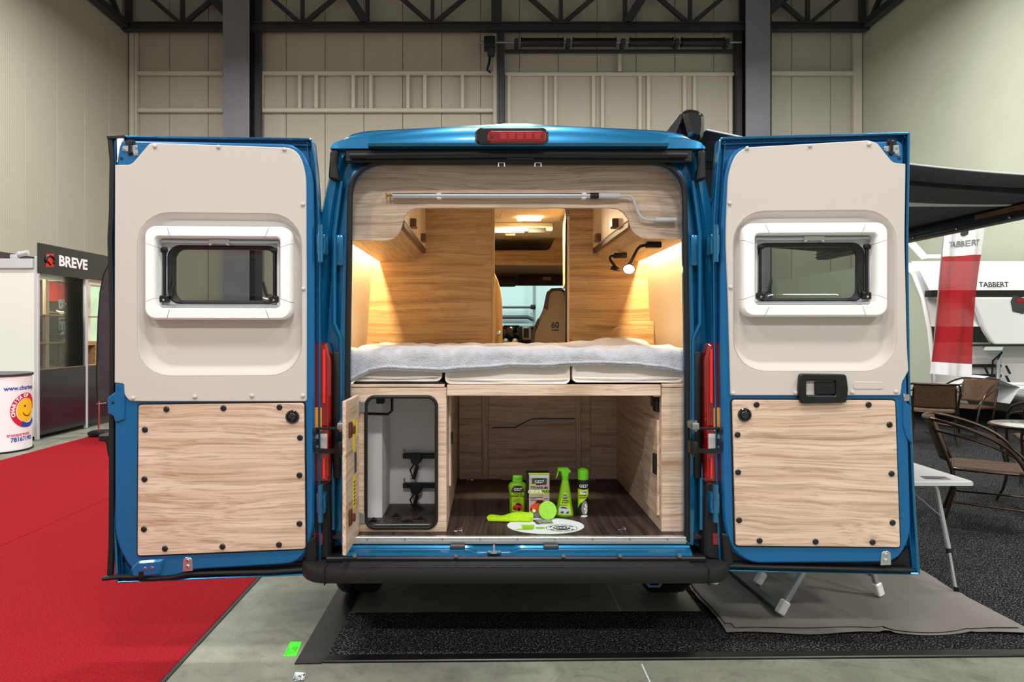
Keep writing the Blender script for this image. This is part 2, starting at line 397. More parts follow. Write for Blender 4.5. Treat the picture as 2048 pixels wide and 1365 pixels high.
# steel columns against the back wall
def column(px0, px1, lab):
    t = T('steel_column', lab, 'column', ((px0+px1)/2*0+at((px0+px1)/2, 0, 17).x, 17.1, 0))
    a, b = at(px0, 0, 16.95).x, at(px1, 0, 16.95).x
    O('flange', MB().box(a, b, 16.93, 16.96, 0, ZT, .004, 1), m_column, t)
    O('web', MB().box((a+b)/2-.012, (a+b)/2+.012, 16.96, 17.36, 0, ZT), m_dsteel, t)
    O('flange', MB().box(a, b, 17.36, 17.39, 0, ZT), m_dsteel, t)
    O('cable_duct', MB().box(b+.02, b+.17, 17.25, 17.4, 0, ZT, .01, 1), m_dsteel, t)
column(446, 499, 'grey steel hall column standing clear of the wide sectional door')
column(1491, 1540, 'grey steel hall column beside the sectional door track')
# roof truss
t = T('roof_truss', 'dark steel lattice truss crossing the top of the back wall', 'truss', (0, 17.0, 9.2))
Yt = 17.15
zc = at(0, 55, Yt).z
O('bottom_chord', MB().box(XL+.02, XR-.02, Yt-.1, Yt+.1, zc-.09, zc-.06).box(XL+.02, XR-.02, Yt-.012, Yt+.012, zc-.06, zc+.1).box(XL+.02, XR-.02, Yt-.1, Yt+.1, zc+.08, zc+.11), m_dsteel, t)
O('top_chord', MB().box(XL+.02, XR-.02, Yt-.08, Yt+.08, zc+1.15, zc+1.27), m_dsteel, t)
def strut(px, pt, wd): O('strut', MB().bar((at(px, 0, Yt).x, Yt, zc+.1), (at(pt, 0, Yt).x, Yt, zc+1.16), wd, wd), m_dsteel, t)
k = 1.16/.6
for c in (365, 605, 865, 1122, 1380, 1615):
    strut(c, c, .09); strut(c-4, c-4-50*k, .1); strut(c+4, c+4+52*k, .1)
for c in (735, 1250): strut(c, c, .1)
strut(733, 733-28*k, .2); strut(1252, 1252+28*k, .2); strut(475, 475-45*k, .2); strut(1513, 1513+47*k, .2)
for c in (258, 993, 1724): strut(c, c, .26 if c == 993 else .13)
for sx, X in ((-1, XL+.12), (1, XR-.12)):
    tb = T('eaves_beam', 'dark steel beam running along the %s wall under the roof' % ('panelled' if sx < 0 else 'smooth'), 'beam', (X, 10, zc))
    O('beam', MB().box(X-.09, X+.09, 4, Yt-.12, zc-.06, zc+.14, .01, 1), m_dsteel, tb)
    for kk in range(4):
        O('brace', MB().bar((X, Yt-.4-kk*3, zc+.14), (X, Yt-1.6-kk*3, zc+1.2), .09, .09), m_dsteel, tb)
# cream wall rails and studs
Yr = 17.45
def zr(py): return at(0, py, Yr).z
def xr(px): return at(px, 0, Yr).x
tr = T('trim_1', '', '', (-5, Yr, 0)); tr['kind'] = 'structure'
def rail(x0, x1, py, p): O('rail', MB().box(xr(x0), xr(x1), Yr-.04, Yr+.06, zr(py)-.05, zr(py)+.05, .01, 1), m_rail, p)
def stud(px, y0, y1, p, wd=.09): O('stud', MB().box(xr(px)-wd/2, xr(px)+wd/2, Yr-.06, Yr+.07, zr(y1) if y1 else 0, zr(y0), .01, 1), m_rail, p)
for py in (147, 221): rail(276, 446, py, tr); rail(514, 986, py, tr)
for px in (523, 600, 633, 707, 742, 816, 850, 925): stud(px, 150, 218, tr)
stud(265, 62, None, tr, .12); stud(273, 66, None, tr, .06); stud(990, 66, None, tr, .1)
tr2 = T('trim_2', '', '', (9, Yr, 0)); tr2['kind'] = 'structure'
rail(1541, 1712, 147, tr2); stud(1716, 58, None, tr2, .16); stud(1708, 58, None, tr2, .06)
# sectional door with torsion shaft
sd = T('sectional_door', 'tall cream sectional door with dark tracks and a spring shaft above', 'door', (xr(1240), 17.4, 0))
Yd = 17.4
def zd(py): return at(0, py, Yd).z
def xd(px): return at(px, 0, Yd).x
O('door_leaf', MB().box(xd(1010), xd(1468), Yd+.06, Yd+.13, 0, zd(150), .01, 1), m_wall, sd)
O('top_rail', MB().box(xd(1010), xd(1468), Yd-.02, Yd+.06, zd(152), zd(145), .01, 1), m_rail, sd)
for px in (1018, 1092, 1111, 1187, 1205, 1280, 1297, 1369, 1389, 1461):
    O('stile', MB().box(xd(px)-.045, xd(px)+.045, Yd-.02, Yd+.06, 0, zd(152), .01, 1), m_rail, sd)
for px in (1003, 1474): O('track', MB().box(xd(px)-.07, xd(px)+.07, Yd-.2, Yd+.1, 0, zd(62), .01, 1), m_dsteel, sd)
O('header', MB().box(xd(1010), xd(1480), Yd-.05, Yd+.02, zd(107), zd(100), .01, 1), m_dsteel, sd)
O('shaft', MB().tube([(xd(958), Yd-.25, zd(93)), (xd(1476), Yd-.25, zd(93))], .03, 8), m_steel, sd)
for a, b in ((1041, 1125), (1143, 1228), (1255, 1340), (1357, 1440)):
    O('torsion_spring', MB().tube([(xd(a), Yd-.25, zd(93)), (xd(a+3), Yd-.25, zd(93)), (xd(b-3), Yd-.25, zd(93)), (xd(b), Yd-.25, zd(93))], [.13, .105, .105, .13], 12), m_black, sd)
for px in (1032, 1134, 1242, 1348, 1447): O('bearing', MB().box(xd(px)-.05, xd(px)+.05, Yd-.33, Yd-.05, zd(101), zd(87), .01, 1), m_dsteel, sd)
mt = O('motor', MB().box(xd(968), xd(990), Yd-.45, Yd-.1, zd(108), zd(86), .03), m_black, sd)
O('gearbox', MB().lathe([(.09, 0), (.1, .1), (.1, .4), (.06, .46)], (xd(982), Yd-.3, zd(122)), 14), m_dsteel, mt)
O('cable', MB().tube([(xd(980), Yd-.25, zd(118)), (xd(978), Yd-.25, zd(135)), (xd(974), Yd-.25, zd(147)), (xd(982), Yd-.25, zd(153))], .03, 6), m_black, mt)
O('drop_strip', MB().box(xd(1236), xd(1243), Yd, Yd+.06, zd(143), zd(107), .01, 1), m_rail, sd)

# ================================================================== floor coverings
for x0, x1, lab in ((-5.58, -3.366, 'red carpet runner lying beside the white round promotion counter'), (-3.36, -1.395, 'red carpet runner with bare concrete along its free edge')):
    O('carpet_runner', MB().box(x0, x1, .2, 15, 0, .008, .003, 1), m_redc, label=lab, cat='carpet')
O('edging_strip', MB().box(-1.393, -1.375, .2, 15, 0, .006), m_ink, label='thin black edge line between red carpet and concrete', cat='edging')
O('speckled_carpet', MB().prism([(-.735, 3.13), (9.4, 3.32), (9.4, 14), (1.14, 14), (1.14, 3.62), (-.735, 3.60)], 0, .007, XY), m_dcarp, label='black and grey speckled carpet beneath the van and the seating', cat='carpet')
O('edge_profile', MB().prism([(-.745, 3.065), (9.4, 3.25), (9.4, 3.30), (-.745, 3.128)], 0, .012, XY, cham=.004), M_('black_profile', (12, 12, 13), .32), label='glossy black profile along the front edge of speckled carpet', cat='edging')
O('tape_strip', MB().prism([(-.868, 3.055), (-.75, 3.06), (-.735, 3.14), (-.735, 5.4), (-.868, 5.4)], 0, .006, XY), m_tape, label='wide flat black strip on concrete beside the green note', cat='tape')
# loose grey awning mat with a turned edge and soft creases
def matz(x, y):
    z = .017+.0035*math.sin(x*9+y*3)+.0025*math.sin(y*14-x*5)
    for d, a in ((x-1.95+(y-3.35)*.35, .012), (y-3.83, .006), (x-2.35+(y-3.4)*.2, .006)): z += a*math.exp(-(d/.025)**2)
    return z
def matxy(u, v):
    x = 1.165+u*1.5; y = 3.335+v*3.2
    y += .012*math.sin(u*17)*max(0, 1-v*12); x += .01*math.sin(v*31)*max(0, 1-min(u, 1-u)*14)
    return Vector((x, y, matz(x, y)))
gm = T('ground_mat', 'loose grey woven mat under the folding chair and camping table', 'mat', (1.9, 4.9, .007))
O('sheet', MB().grid(matxy, 60, 90), m_groundmat, gm)
O('turned_edge', MB().grid(lambda u, v: matxy(u*.94+.035, .011+v*.028+.006*math.sin(u*7))+Vector((0, 0, .007)), 60, 2).grid(lambda u, v: matxy(.012+u*.03, .03+v*.3)+Vector((0, 0, .007)), 2, 30), m_groundmat, gm)
# green note with pencilled figures, crumpled scrap
x0, y0 = gnd(567, 1314); x1, y1 = gnd(592, 1314); x2, y2 = gnd(604, 1285); x3, y3 = gnd(581, 1285)
gn = T('paper_note', 'bright green paper note stuck to concrete near the black strip', 'note', ((x0+x2)/2, (y0+y2)/2, 0))
O('sheet', MB().prism([(x0, y0), (x1, y1), (x2, y2), (x3, y3)], .0005, .002, XY), M_('neon_green_paper', (70, 240, 40), .7), gn)
def notefn(a, b): return Vector((x0, y0, .0026))+Vector((x1-x0, y1-y0, 0))*(.5+b)+Vector((x3-x0, y3-y0, 0))*(.48+a)
m_gink = M_('green_ink', (10, 130, 20), .6)
def stroke(pts): return MB().tube([notefn(a, b) for a, b in pts], .0011, 5)
for pts in (((-.42, -.38), (.1, -.38)), ((-.2, .25), (.0, .25)), ((-.28, -.2), (-.25, .0), (-.2, .2)), ((-.2, -.28), (-.26, -.18), (-.3, -.1)), ((-.02, -.1), (.05, .0), (.06, .15), (.0, .28), (-.06, .15), (-.05, .0), (-.02, -.1)), ((.06, -.05), (.14, .1), (.16, .25), (.08, .34), (.03, .2))):
    O('pen_stroke', stroke(pts), m_gink, gn)
cx, cy = gnd(598, 1362)
O('paper_scrap', MB().raw(*(lambda: ([Vector((cx+RND.uniform(-.028, .028)*(1 if i % 2 else .8), cy+RND.uniform(-.02, .03), RND.uniform(.001, .022))) for i in range(22)], [tuple(RND.sample(range(22), 3)) for _ in range(34)]))()), m_paper, label='crumpled white scrap of paper on bare concrete', cat='scrap', recalc=False)
# ================================================================== camper van body
C = .135                      # van centre line
van = T('camper_van', 'metallic blue camper van with both rear doors swung open', 'van', (C, 6.2, 0))
def U(outer):
    """open contour bottom-left -> over the roof -> bottom-right, 45 points"""
    half = []
    if outer:
        sd = [(.42, .99), (.6, 1.012), (.85, 1.022), (1.1, 1.025), (1.35, 1.022), (1.6, 1.008), (1.8, .985), (1.95, .962), (2.08, .937), (2.18, .914), (2.27, .89)]
        half = [(-u, z) for z, u in sd]+[(-.872, 2.335), (-.853, 2.385), (-.825, 2.42), (-.79, 2.44), (-.74, 2.452), (-.66, 2.46)]
        half += [(-.56+.56*k/5, 2.465+.03*k/5) for k in range(5)]+[(-.06, 2.494)]
    else:
        sd = [.5, .65, .85, 1.05, 1.3, 1.55, 1.75, 1.9, 1.99, 2.06, 2.12]
        half = [(-.785+.012*max(0, (z-1.4))/.7, z) for z in sd]
        for k in range(1, 7): a = math.pi/2*k/6; half.append((-.773+.15-.15*math.cos(a), 2.126+.15*math.sin(a)))
        half += [(-.623+.623*k/6, 2.276) for k in range(1, 6)]+[(-.05, 2.276)]
    return half+[(0, half[-1][1])]+[(-u, z) for u, z in half[::-1]]
UO, UI = U(True), U(False)
def ring(t, Y, dz=0): return [Vector((C+a[0]*(1-t)+b[0]*t, Y, (a[1]*(1-t)+b[1]*t)+dz)) for a, b in zip(UO, UI)]
body = O('body_shell', MB().loft([ring(0, 7.3), ring(0, 3.42), ring(.03, 3.30), ring(.09, 3.225), ring(.17, 3.198), ring(.40, 3.19), ring(.44, 3.20), ring(.50, 3.25), ring(.74, 3.25), ring(.79, 3.212), ring(.97, 3.205), ring(1, 3.225), ring(.78, 3.34)], False), m_blue, van, angle=28)
# cab front: windscreen surround, bonnet, side walls
cabm = MB(); m_side = None
prof = [(7.3, 2.49), (7.75, 2.30), (8.55, 1.47), (9.1, 1.12), (9.2, .8), (9.15, .35)]
rr = [[Vector((C+s*(1.0 if z < 1.5 else 1.0-.16*(z-1.5)), y, z)) for s in (-1, 1)] for y, z in prof]
for i in (0, 2, 3, 4): cabm.raw([rr[i][0], rr[i][1], rr[i+1][1], rr[i+1][0]], [(0, 1, 2, 3)])
for s in (-1, 1): O('cab_side', MB().prism([(y, z) for y, z in prof]+[(7.3, .35)], 0, .03, lambda a, b, n, s=s: Vector((C+s*((1.0 if b < 1.5 else 1.0-.16*(b-1.5))-n), a, b)), holes=[rounded([(7.42, 1.5), (8.3, 1.5), (7.85, 2.02), (7.42, 2.1)], .06, 3)]), m_blue, van); O('cab_window', MB().prism(rounded([(7.40, 1.48), (8.33, 1.48), (7.86, 2.04), (7.40, 2.12)], .06, 3), .012, .016, lambda a, b, n, s=s: Vector((C+s*((1.0 if b < 1.5 else 1.0-.16*(b-1.5))-n), a, b))), m_wind, van)
O('cab_shell', cabm, m_blue, van)
O('windscreen', MB().raw([rr[1][0], rr[1][1], rr[2][1], rr[2][0]], [(0, 1, 2, 3)]), m_wind, van)
O('underbody', MB().box(C-.98, C+.98, 3.3, 9, .36, .5, .02, 1), m_black, van)
# roof cap over the doors
def zcap(u): return 2.462-.055*abs(u/.68)**2.6
us = [-.685+1.37*k/40 for k in range(41)]
def rz(u, y, z): return Vector((C+u, y, z))
O('roof_cap', MB().loft([[rz(u, 3.17, 2.335) for u in us], [rz(u, 3.115, 2.338) for u in us], [rz(u, 3.104, 2.35) for u in us], [rz(u, 3.108, 2.36+(zcap(u)-2.36)*.35) for u in us],
    [rz(u, 3.126, 2.36+(zcap(u)-2.36)*.7) for u in us], [rz(u, 3.17, zcap(u)-.014) for u in us], [rz(u, 3.21, zcap(u)) for u in us], [rz(u, 3.45, zcap(u)+.01) for u in us]], False).raw(
    [rz(s*.685, y, z) for s in (-1, 1) for y, z in ((3.17, 2.335), (3.118, 2.35), (3.14, 2.395), (3.21, 2.407), (3.45, 2.41), (3.45, 2.335))], [(0, 1, 2, 3, 4, 5), (6, 7, 8, 9, 10, 11)]), m_blue, van)
for s in (-1, 1):   # lower shoulders beside the cap
    def sh(u, y, z): return Vector((C+s*u, y, z))
    uu = [.69, .73, .78, .82, .85, .868]; zz = [2.400, 2.405, 2.403, 2.392, 2.374, 2.34]
    O('roof_shoulder', MB().loft([[sh(u, 3.18, 2.335) for u in uu], [sh(u, 3.158, 2.34) for u in uu], [sh(u, 3.164, 2.36+(z-2.36)*.6) for u, z in zip(uu, zz)], [sh(u, 3.19, z-.004) for u, z in zip(uu, zz)], [sh(u, 3.3, z+.01) for u, z in zip(uu, zz)]], False), m_blue, van)
# third brake light
bl = O('brake_light', MB().prism(rrect(at(950, 0, 3.11).x, at(0, 291, 3.11).z, at(1097, 0, 3.11).x, at(0, 257, 3.11).z, .033), 3.14, 3.09, XZ, cham=.008), m_blackgloss, van)
O('lens', MB().prism(rrect(at(975, 0, 3.09).x, at(0, 286, 3.09).z, at(1092, 0, 3.09).x, at(0, 263, 3.09).z, .018), 3.10, 3.078, XZ, cham=.005), m_red, bl, label='red brake light lens')
for px in (984, 1082): O('lens_screw', MB().lathe([(.006, -.002), (.006, .0)], at(px, 274, 3.078), 10, 'Y'), m_black, bl)
for k in range(5): O('lamp_cell', MB().box(at(1000+17*k, 0, 3.09).x, at(1013+17*k, 0, 3.09).x, 3.0755, 3.079, at(0, 281, 3.09).z, at(0, 268, 3.09).z, .001, 1), M_('deep_red', (150, 6, 10), .3, coat=1) if k == 0 else bpy.data.materials['deep_red'], bl)
# gutter above the opening, its shade made by a black strip, with its seals
O('top_gutter_shade', MB().box(at(690, 0, 3.17).x, at(1386, 0, 3.17).x, 3.165, 3.20, 2.278, 2.338, .006, 1), m_black, van)
O('gutter_seal', MB().tube([at(700, 312, 3.15), at(1010, 309, 3.15), at(1374, 311, 3.15)], .014, 8), m_rubber, van)
O('gutter_latch_plate', MB().box(at(1012, 0, 3.15).x, at(1068, 0, 3.15).x, 3.155, 3.18, at(0, 318, 3.15).z, at(0, 310, 3.15).z, .004, 1), m_blackgloss, van)
for s in (-1, 1):
    X = C+s*.845
    O('corner_bumper', MB().prism(rounded([(X-.012*s, 2.33), (X+.022*s, 2.33), (X+.03*s, 2.20), (X-.018*s, 2.19), (X-.006*s, 2.27)], .012, 3), 3.20, 3.15, XZ, cham=.008), m_rubber, van)
# opening weather seal
sealpts = [Vector((C+p[0]*1.014, 3.196, p[1]+.008)) for p in UI]
O('weather_seal', MB().tube(sealpts, .0135, 8), m_rubber, van)
m_bright = M_('bright_red_lens', (238, 24, 18), .15, coat=1)
# pillar ribs, tail lights, hinges, door check straps
for s in (-1, 1):
    O('pillar_rib', MB().tube([Vector((C+s*.868, 3.216, .56)), Vector((C+s*.868, 3.216, .85)), Vector((C+s*.83, 3.216, .92)), Vector((C+s*.83, 3.216, 1.46)), Vector((C+s*.862, 3.216, 1.53)), Vector((C+s*.862, 3.216, 1.95)), Vector((C+s*.83, 3.216, 2.2))], .014, 8), m_blue, van)
    O('pillar_plate', MB().box(C+s*.815, C+s*.855, 3.208, 3.25, 1.80, 1.95, .012), m_blue, van)
    tl = O('tail_light', MB().prism(rounded([(C+s*.868, .79), (C+s*.97, .79), (C+s*.97, 1.44), (C+s*.885, 1.44), (C+s*.866, 1.36)], .015, 3), 3.22, 3.155, XZ, cham=.01), m_red, van, label='tall red tail light')
    O('turn_signal_lens', MB().box(C+s*.905, C+s*.972, 3.150, 3.157, 1.03, 1.14, .003, 1), m_orange, tl)
    O('reverse_lens', MB().box(C+s*.872, C+s*.972, 3.148, 3.157, .93, 1.02, .003, 1), m_clearlens, tl)
    for u0, u1, z0, z1 in ((.872, .880, .82, 1.36), (.888, .900, .81, .91), (.888, .900, 1.16, 1.41)): O('lens_rib', MB().box(C+s*u0, C+s*u1, 3.147, 3.157, z0, z1, .002, 1), m_bright if u0 > .88 else bpy.data.materials['deep_red'], tl)
    O('lamp_recess', MB().box(C+s*.83, C+s*.866, 3.198, 3.26, .80, 1.40, .01), m_black, van)
    for py in (490, 1002):
        z = at(0, py, 3.16).z
        hg = O('door_hinge', MB().box(C+s*.878, C+s*.922, 3.115, 3.20, z-.05, z+.045, .008).tube([(C+s*.90, 3.11, z-.085), (C+s*.90, 3.11, z+.085)], .013, 10), m_blue, van)
        for dz in (-.035, .03): O('hinge_bolt', MB().lathe([(.009, -.006), (.009, 0), (.005, .002)], (C+s*.888, 3.114, z+dz), 8, 'Y'), m_blue, hg)
    z = at(0, 856, 3.15).z
    ck = O('check_strap', MB().box(C+s*.81, C+s*.925, 3.12, 3.128, z-.006, z+.006, .002, 1), m_black, van)
    O('strap_bracket', MB().box(C+s*.79, C+s*.825, 3.10, 3.205, z-.005, z+.03, .008).tube([(C+s*.81, 3.115, z-.012), (C+s*.81, 3.115, z+.038)], .007, 8), m_steel, ck)
    z = at(0, 896, 3.14).z
    pts = [Vector((C+s*(.80+.13*k/8), 3.12-.035*math.sin(math.pi*k/8), z-.006+.0*k)) for k in range(9)]
    st = MB()
    for a, b in zip(pts, pts[1:]): st.bar(a, b+(b-a)*.1, .006, .022)
    ck2 = O('restraint_strap', st, m_black, van)
    O('strap_anchor', MB().box(C+s*.79, C+s*.82, 3.10, 3.205, z-.03, z+.035, .008), m_black, ck2)
# threshold
zs = .53
O('threshold_strip', MB().box(C-.79, C+.79, 3.185, 3.215, .498, .532, .003, 1).box(C-.79, C+.79, 3.18, 3.186, .510, .516), m_alu, van)
for k in range(9): O('strip_rivet', MB().lathe([(.004, -.002), (.004, 0)], (C-.7+.175*k, 3.18, .522), 8, 'Y'), m_steel, van)
def dip(x):
    d = abs(x-at(988, 0, 3.17).x); return -.016*max(0, min(1, (.115-d)/.03))
xs = [C-.80+1.6*k/80 for k in range(81)]
O('blue_sill', MB().loft([[Vector((x, 3.225, .498)) for x in xs], [Vector((x, 3.175, .495+dip(x)*.3)) for x in xs], [Vector((x, 3.17, .487+dip(x)*.8)) for x in xs], [Vector((x, 3.15, .482+dip(x))) for x in xs], [Vector((x, 3.135, .475+dip(x))) for x in xs], [Vector((x, 3.13, .458+dip(x))) for x in xs], [Vector((x, 3.18, .44)) for x in xs]], False), m_blue, van)
for px in (915, 1102): O('latch_plate', MB().box(at(px-15, 0, 3.17).x, at(px+15, 0, 3.17).x, 3.155, 3.182, .484, .503, .004, 1), m_dgrey, van)
sx = at(988, 0, 3.15).x
stk = O('door_striker', MB().prism([(sx+.034*math.cos(a), 3.15+.018*math.sin(a)) for a in [2*math.pi*k/16 for k in range(16)]], .47, .476, XY), m_chrome, van)
O('striker_loop', MB().tube([(sx, 3.165, .474), (sx, 3.165, .50), (sx, 3.14, .505), (sx, 3.135, .474)], .006, 8), m_chrome, stk)
for d in (-.022, .022): O('striker_screw', MB().lathe([(.007, 0), (.006, .004)], (sx+d, 3.15, .476), 8), m_chrome, stk)
O('scuff_strip', MB().box(C-.88, C+.86, 3.11, 3.17, .436, .462, .006, 1), m_black, van)
for px in (710, 912, 1127, 1240, 1359): O('trim_screw', MB().lathe([(.009, -.004), (.009, 0)], at(px, 1112, 3.11), 10, 'Y'), m_steel, van)
# bumper: step, rounded ends, uprights
def bsec(u, e):
    """cross section at station u; e shrinks towards the ends"""
    y = 3.02+e*.16
    return [Vector((C+u, yy, z)) for yy, z in ((3.32, .435), (y+.09, .438), (y+.02, .440), (y+.004, .434), (y, .42), (y+.002, .39), (y+.012, .372), (y+.05, .366+e*.02), (3.32, .36))]
st = [(-1.0, .9), (-.985, .6), (-.955, .30), (-.915, .08), (-.87, 0), (-.45, 0), (0, 0), (.45, 0), (.85, 0), (.895, .08), (.935, .3), (.965, .6), (.98, .9)]
bp = O('rear_bumper', MB().loft([bsec(u, e) for u, e in st], True, True, True), m_bumper, van, angle=50)
for s, u0 in ((-1, -.862), (1, .842)):
    O('bumper_seam', MB().box(C+u0-.002, C+u0+.002, 3.016, 3.12, .367, .441, .001, 1), m_ink, bp)
    O('bumper_upright', MB().prism(rounded([(C+s*.865, .44), (C+s*.985, .42), (C+s*.99, .80), (C+s*.875, .80)], .02, 3), 3.36, 3.155, XZ, cham=.012), m_bumper, bp)
    O('reflector', MB().box(C+s*.9, C+s*.95, 3.150, 3.158, .505, .56, .002, 1), m_red, bp)
for k in range(7):
    O('tread_rib', MB().box(C-.80, C+.78, 3.045+.0125*k, 3.0515+.0125*k, .438, .4425, .001, 1), m_black, bp)
O('round_sensor', MB().lathe([(.018, 0), (.017, -.012)], (C+.885, 3.08, .368), 12), m_lgrey, bp)
O('tow_eye', MB().tube([(at(x, 0, 3.4).x, 3.4, z) for x, z in ((1287, .37), (1290, .222+.03), (1298, .222), (1318, .222), (1326, .252), (1329, .37))], .008, 8), M_('blue_grey_steel', (70, 100, 140), .4), van)
# rear wheels
for s in (-1, 1):
    cx, cy = C+s*.855, 3.93
    pr = [(.20, -.10), (.30, -.112), (.325, -.105), (.34, -.085), (.343, -.05), (.343, .05), (.34, .085), (.325, .105), (.30, .112), (.20, .10)]
    wh = O('rear_tyre', MB().lathe(pr, (cx, cy, .352), 40, 'X'), m_rubber, van)
    for d in (-.055, -.018, .018, .055): O('tread_groove', MB().lathe([(.3435, d-.004), (.3445, d-.003), (.3445, d+.003), (.3435, d+.004)], (cx, cy, .352), 40, 'X', caps=False), m_ink, wh)
    O('rim', MB().lathe([(.02, .06*s), (.12, .05*s), (.19, .09*s), (.205, .11*s)], (cx, cy, .352), 24, 'X'), m_silver, wh)

# ================================================================== rear doors
def clamp01(x): return max(0, min(1, x))
class Door:
    def __init__(s, hinge, d, flip):
        s.h = Vector((hinge[0], hinge[1], 0)); s.d = Vector((d[0], d[1], 0)).normalized(); s.n = Vector((s.d.y, -s.d.x, 0))
        if s.n.y > 0: s.n = -s.n
    def w(s, a, b, n=0): return s.h+s.d*a+s.n*n+Vector((0, 0, b))
    def px(s, x, y, n=.03):
        dr = Vector(((x-CX)/F, 1, -(y-CY)/F)); o = Vector((0, 0, H)); q = s.h+s.n*n
        t = (q-o).dot(s.n)/dr.dot(s.n); p = o+dr*t; return ((p-s.h).dot(s.d), p.z)
    def poly(s, pts, n=.03): return [s.px(x, y, n) for x, y in pts]
    def rect(s, x0, y0, x1, y1, r, n=.03, seg=6):
        p = [s.px(x0, (y0), n), s.px(x1, y1, n)]; return rrect(p[0][0], p[0][1], p[1][0], p[1][1], r, seg)
screw_b = MB().lathe([(.0135, 0), (.0132, .003), (.010, .006), (.004, .0068)], (0, 0, 0), 14, 'Y')
screw_b.v = [Vector((v.x, -v.y, v.z)) for v in screw_b.v]
ME_SCREW = screw_b.mesh('panel_screw', Vector((0, 0, 0))); ME_SCREW.materials.append(M_('black_screw', (24, 25, 28), .4))
sb2 = MB().lathe([(.0095, 0), (.0092, .004), (.006, .0075), (.002, .0085)], (0, 0, 0), 12, 'Y'); sb2.v = [Vector((v.x, -v.y, v.z)) for v in sb2.v]
ME_CLIP = sb2.mesh('trim_clip', Vector((0, 0, 0))); ME_CLIP.materials.append(m_trim)
def screw(me, org, parent):
    o = bpy.data.objects.new(me.name, me); COL.objects.link(o); _place(o, org, parent, None, None, None, None); return o
def make_door(D, lab, flange, frad, plate, prad, trim, trad, wood_, rec_o, rec_i, win_o, win_i, rub_o, rub_i, screws, clips):
    P0 = .03; PT = .040
    fl = rounded(D.poly(flange, 0), frad, 4); pl = rounded(D.poly(plate), prad, 6)
    hole = D.rect(*win_i, .03); hole = offset(hole, .008)
    MBd = MB()
    # outer skin, flange rim, step, inner plate, window tunnel
    MBd.prism(fl, -.065, -.030, D.w, holes=[hole], cham=.004)
    MBd.prism(pl, -.030, P0, D.w, holes=[offset(D.rect(*rec_o), -.003)], cham=.008)
    door = O('rear_door', MBd, m_bluein, van, label=lab)
    # bright outer lip
    lip = offset(fl, .010)
    MBl = MB(); MBl.loft([[D.w(a, b, -.066) for a, b in fl], [D.w(a, b, .006) for a, b in fl], [D.w(a, b, .008) for a, b in offset(fl, .004)], [D.w(a, b, .004) for a, b in lip], [D.w(a, b, -.031) for a, b in lip]])
    O('door_lip', MBl, m_blue, door)
    inn = offset(fl, .026); MBl = MB(); MBl.loft([[D.w(a, b, -.031) for a, b in inn], [D.w(a, b, -.004) for a, b in offset(inn, .003)], [D.w(a, b, -.004) for a, b in offset(inn, .006)], [D.w(a, b, -.031) for a, b in offset(inn, .009)]])
    O('flange_ridge', MBl, m_blue, door)
    # trim panel with pressed recess
    tp = rounded(D.poly(trim), trad, 5); ro = D.rect(*rec_o); ri = D.rect(*rec_i); hw = offset(D.rect(*win_i, .03), .004)
    m = MB(); m.prism(tp, P0, PT, D.w, holes=[ro], back=False, cham=.003)
    prof = [(0, 0), (.08, -.0012), (.16, -.004), (.28, -.011), (.42, -.019), (.56, -.026), (.70, -.031), (.82, -.034), (.92, -.0355), (1, -.036)]
    rings = [[D.w(p[0]*(1-k)+q[0]*k, p[1]*(1-k)+q[1]*k, PT+dz) for p, q in zip(ro, ri)] for k, dz in prof]
    m.loft(rings)
    m.prism(ri, PT-.037, PT-.036, D.w, holes=[hw], back=False)
    m.loft([[D.w(a, b, PT+.0) for a, b in ro], [D.w(a, b, PT-.003) for a, b in ro]])
    O('trim_panel', m, m_trim, door, label='grey-beige trim panel', angle=24)
    # plywood panel in its dark gap
    wp = rounded(D.poly(wood_), .014, 4)
    O('panel_gap', MB().prism(offset(wp, -.007), P0, P0+.003, D.w), m_ink, door)
    O('wood_panel', MB().prism(wp, P0, P0+.011, D.w, cham=.002), m_woodX, door, label='light ash panel')
    for x, y in screws: a, b = D.px(x, y, P0+.011); screw(ME_SCREW, D.w(a, b, P0+.011), door)
    for x, y in clips: a, b = D.px(x, y, PT); screw(ME_CLIP, D.w(a, b, PT), door)
    # window: white frame in corner and rail pieces
    wo = D.rect(*win_o, .048, seg=8); wi = D.rect(*win_i, .018, seg=8); F0 = PT-.036; F1 = PT+.020
    sec = [(0, F0), (0, F1-.016), (.05, F1-.006), (.16, F1), (.86, F1+.001), (.95, F1-.004), (1, F1-.014), (1, F0-.005)]
    n4 = len(wo)//4
    def station(i, j, k):   # interpolate along the loop between index i and j
        p = Vector(wo[i % len(wo)]).lerp(Vector(wo[j % len(wo)]), k); q = Vector(wi[i % len(wi)]).lerp(Vector(wi[j % len(wi)]), k)
        return [D.w(*(p*(1-t)+q*t), n) for t, n in sec]
    for c in range(4):
        i0 = c*n4; mc = MB(); nx = (i0+n4) % len(wo); pv = (i0-1) % len(wo)
        st_ = [station(pv, i0, .912)]+[station(i0+k, i0+k, 0) for k in range(n4)]+[station(i0+n4-1, nx, .088)]
        O('frame_corner', mc.loft(st_, True, True, True), m_white, door)
        mc = MB(); O('frame_rail', mc.loft([station(i0+n4-1, nx, .094), station(i0+n4-1, nx, .906)], True, True, True), m_white, door)
    # blind cassette behind the frame
    ci = D.rect(*rub_o, .05); co = offset(wi, -.004)
    O('blind_surround', MB().prism(co, F0-.012, F0-.006, D.w, holes=[offset(ci, .004)]), m_lgrey, door)
    a0, b0 = D.px(win_i[0], win_i[1], F0); a1, b1 = D.px(win_i[2], win_i[3], F0)
    lo, hi = min(a0, a1), max(a0, a1); bt, bb = max(b0, b1), min(b0, b1)
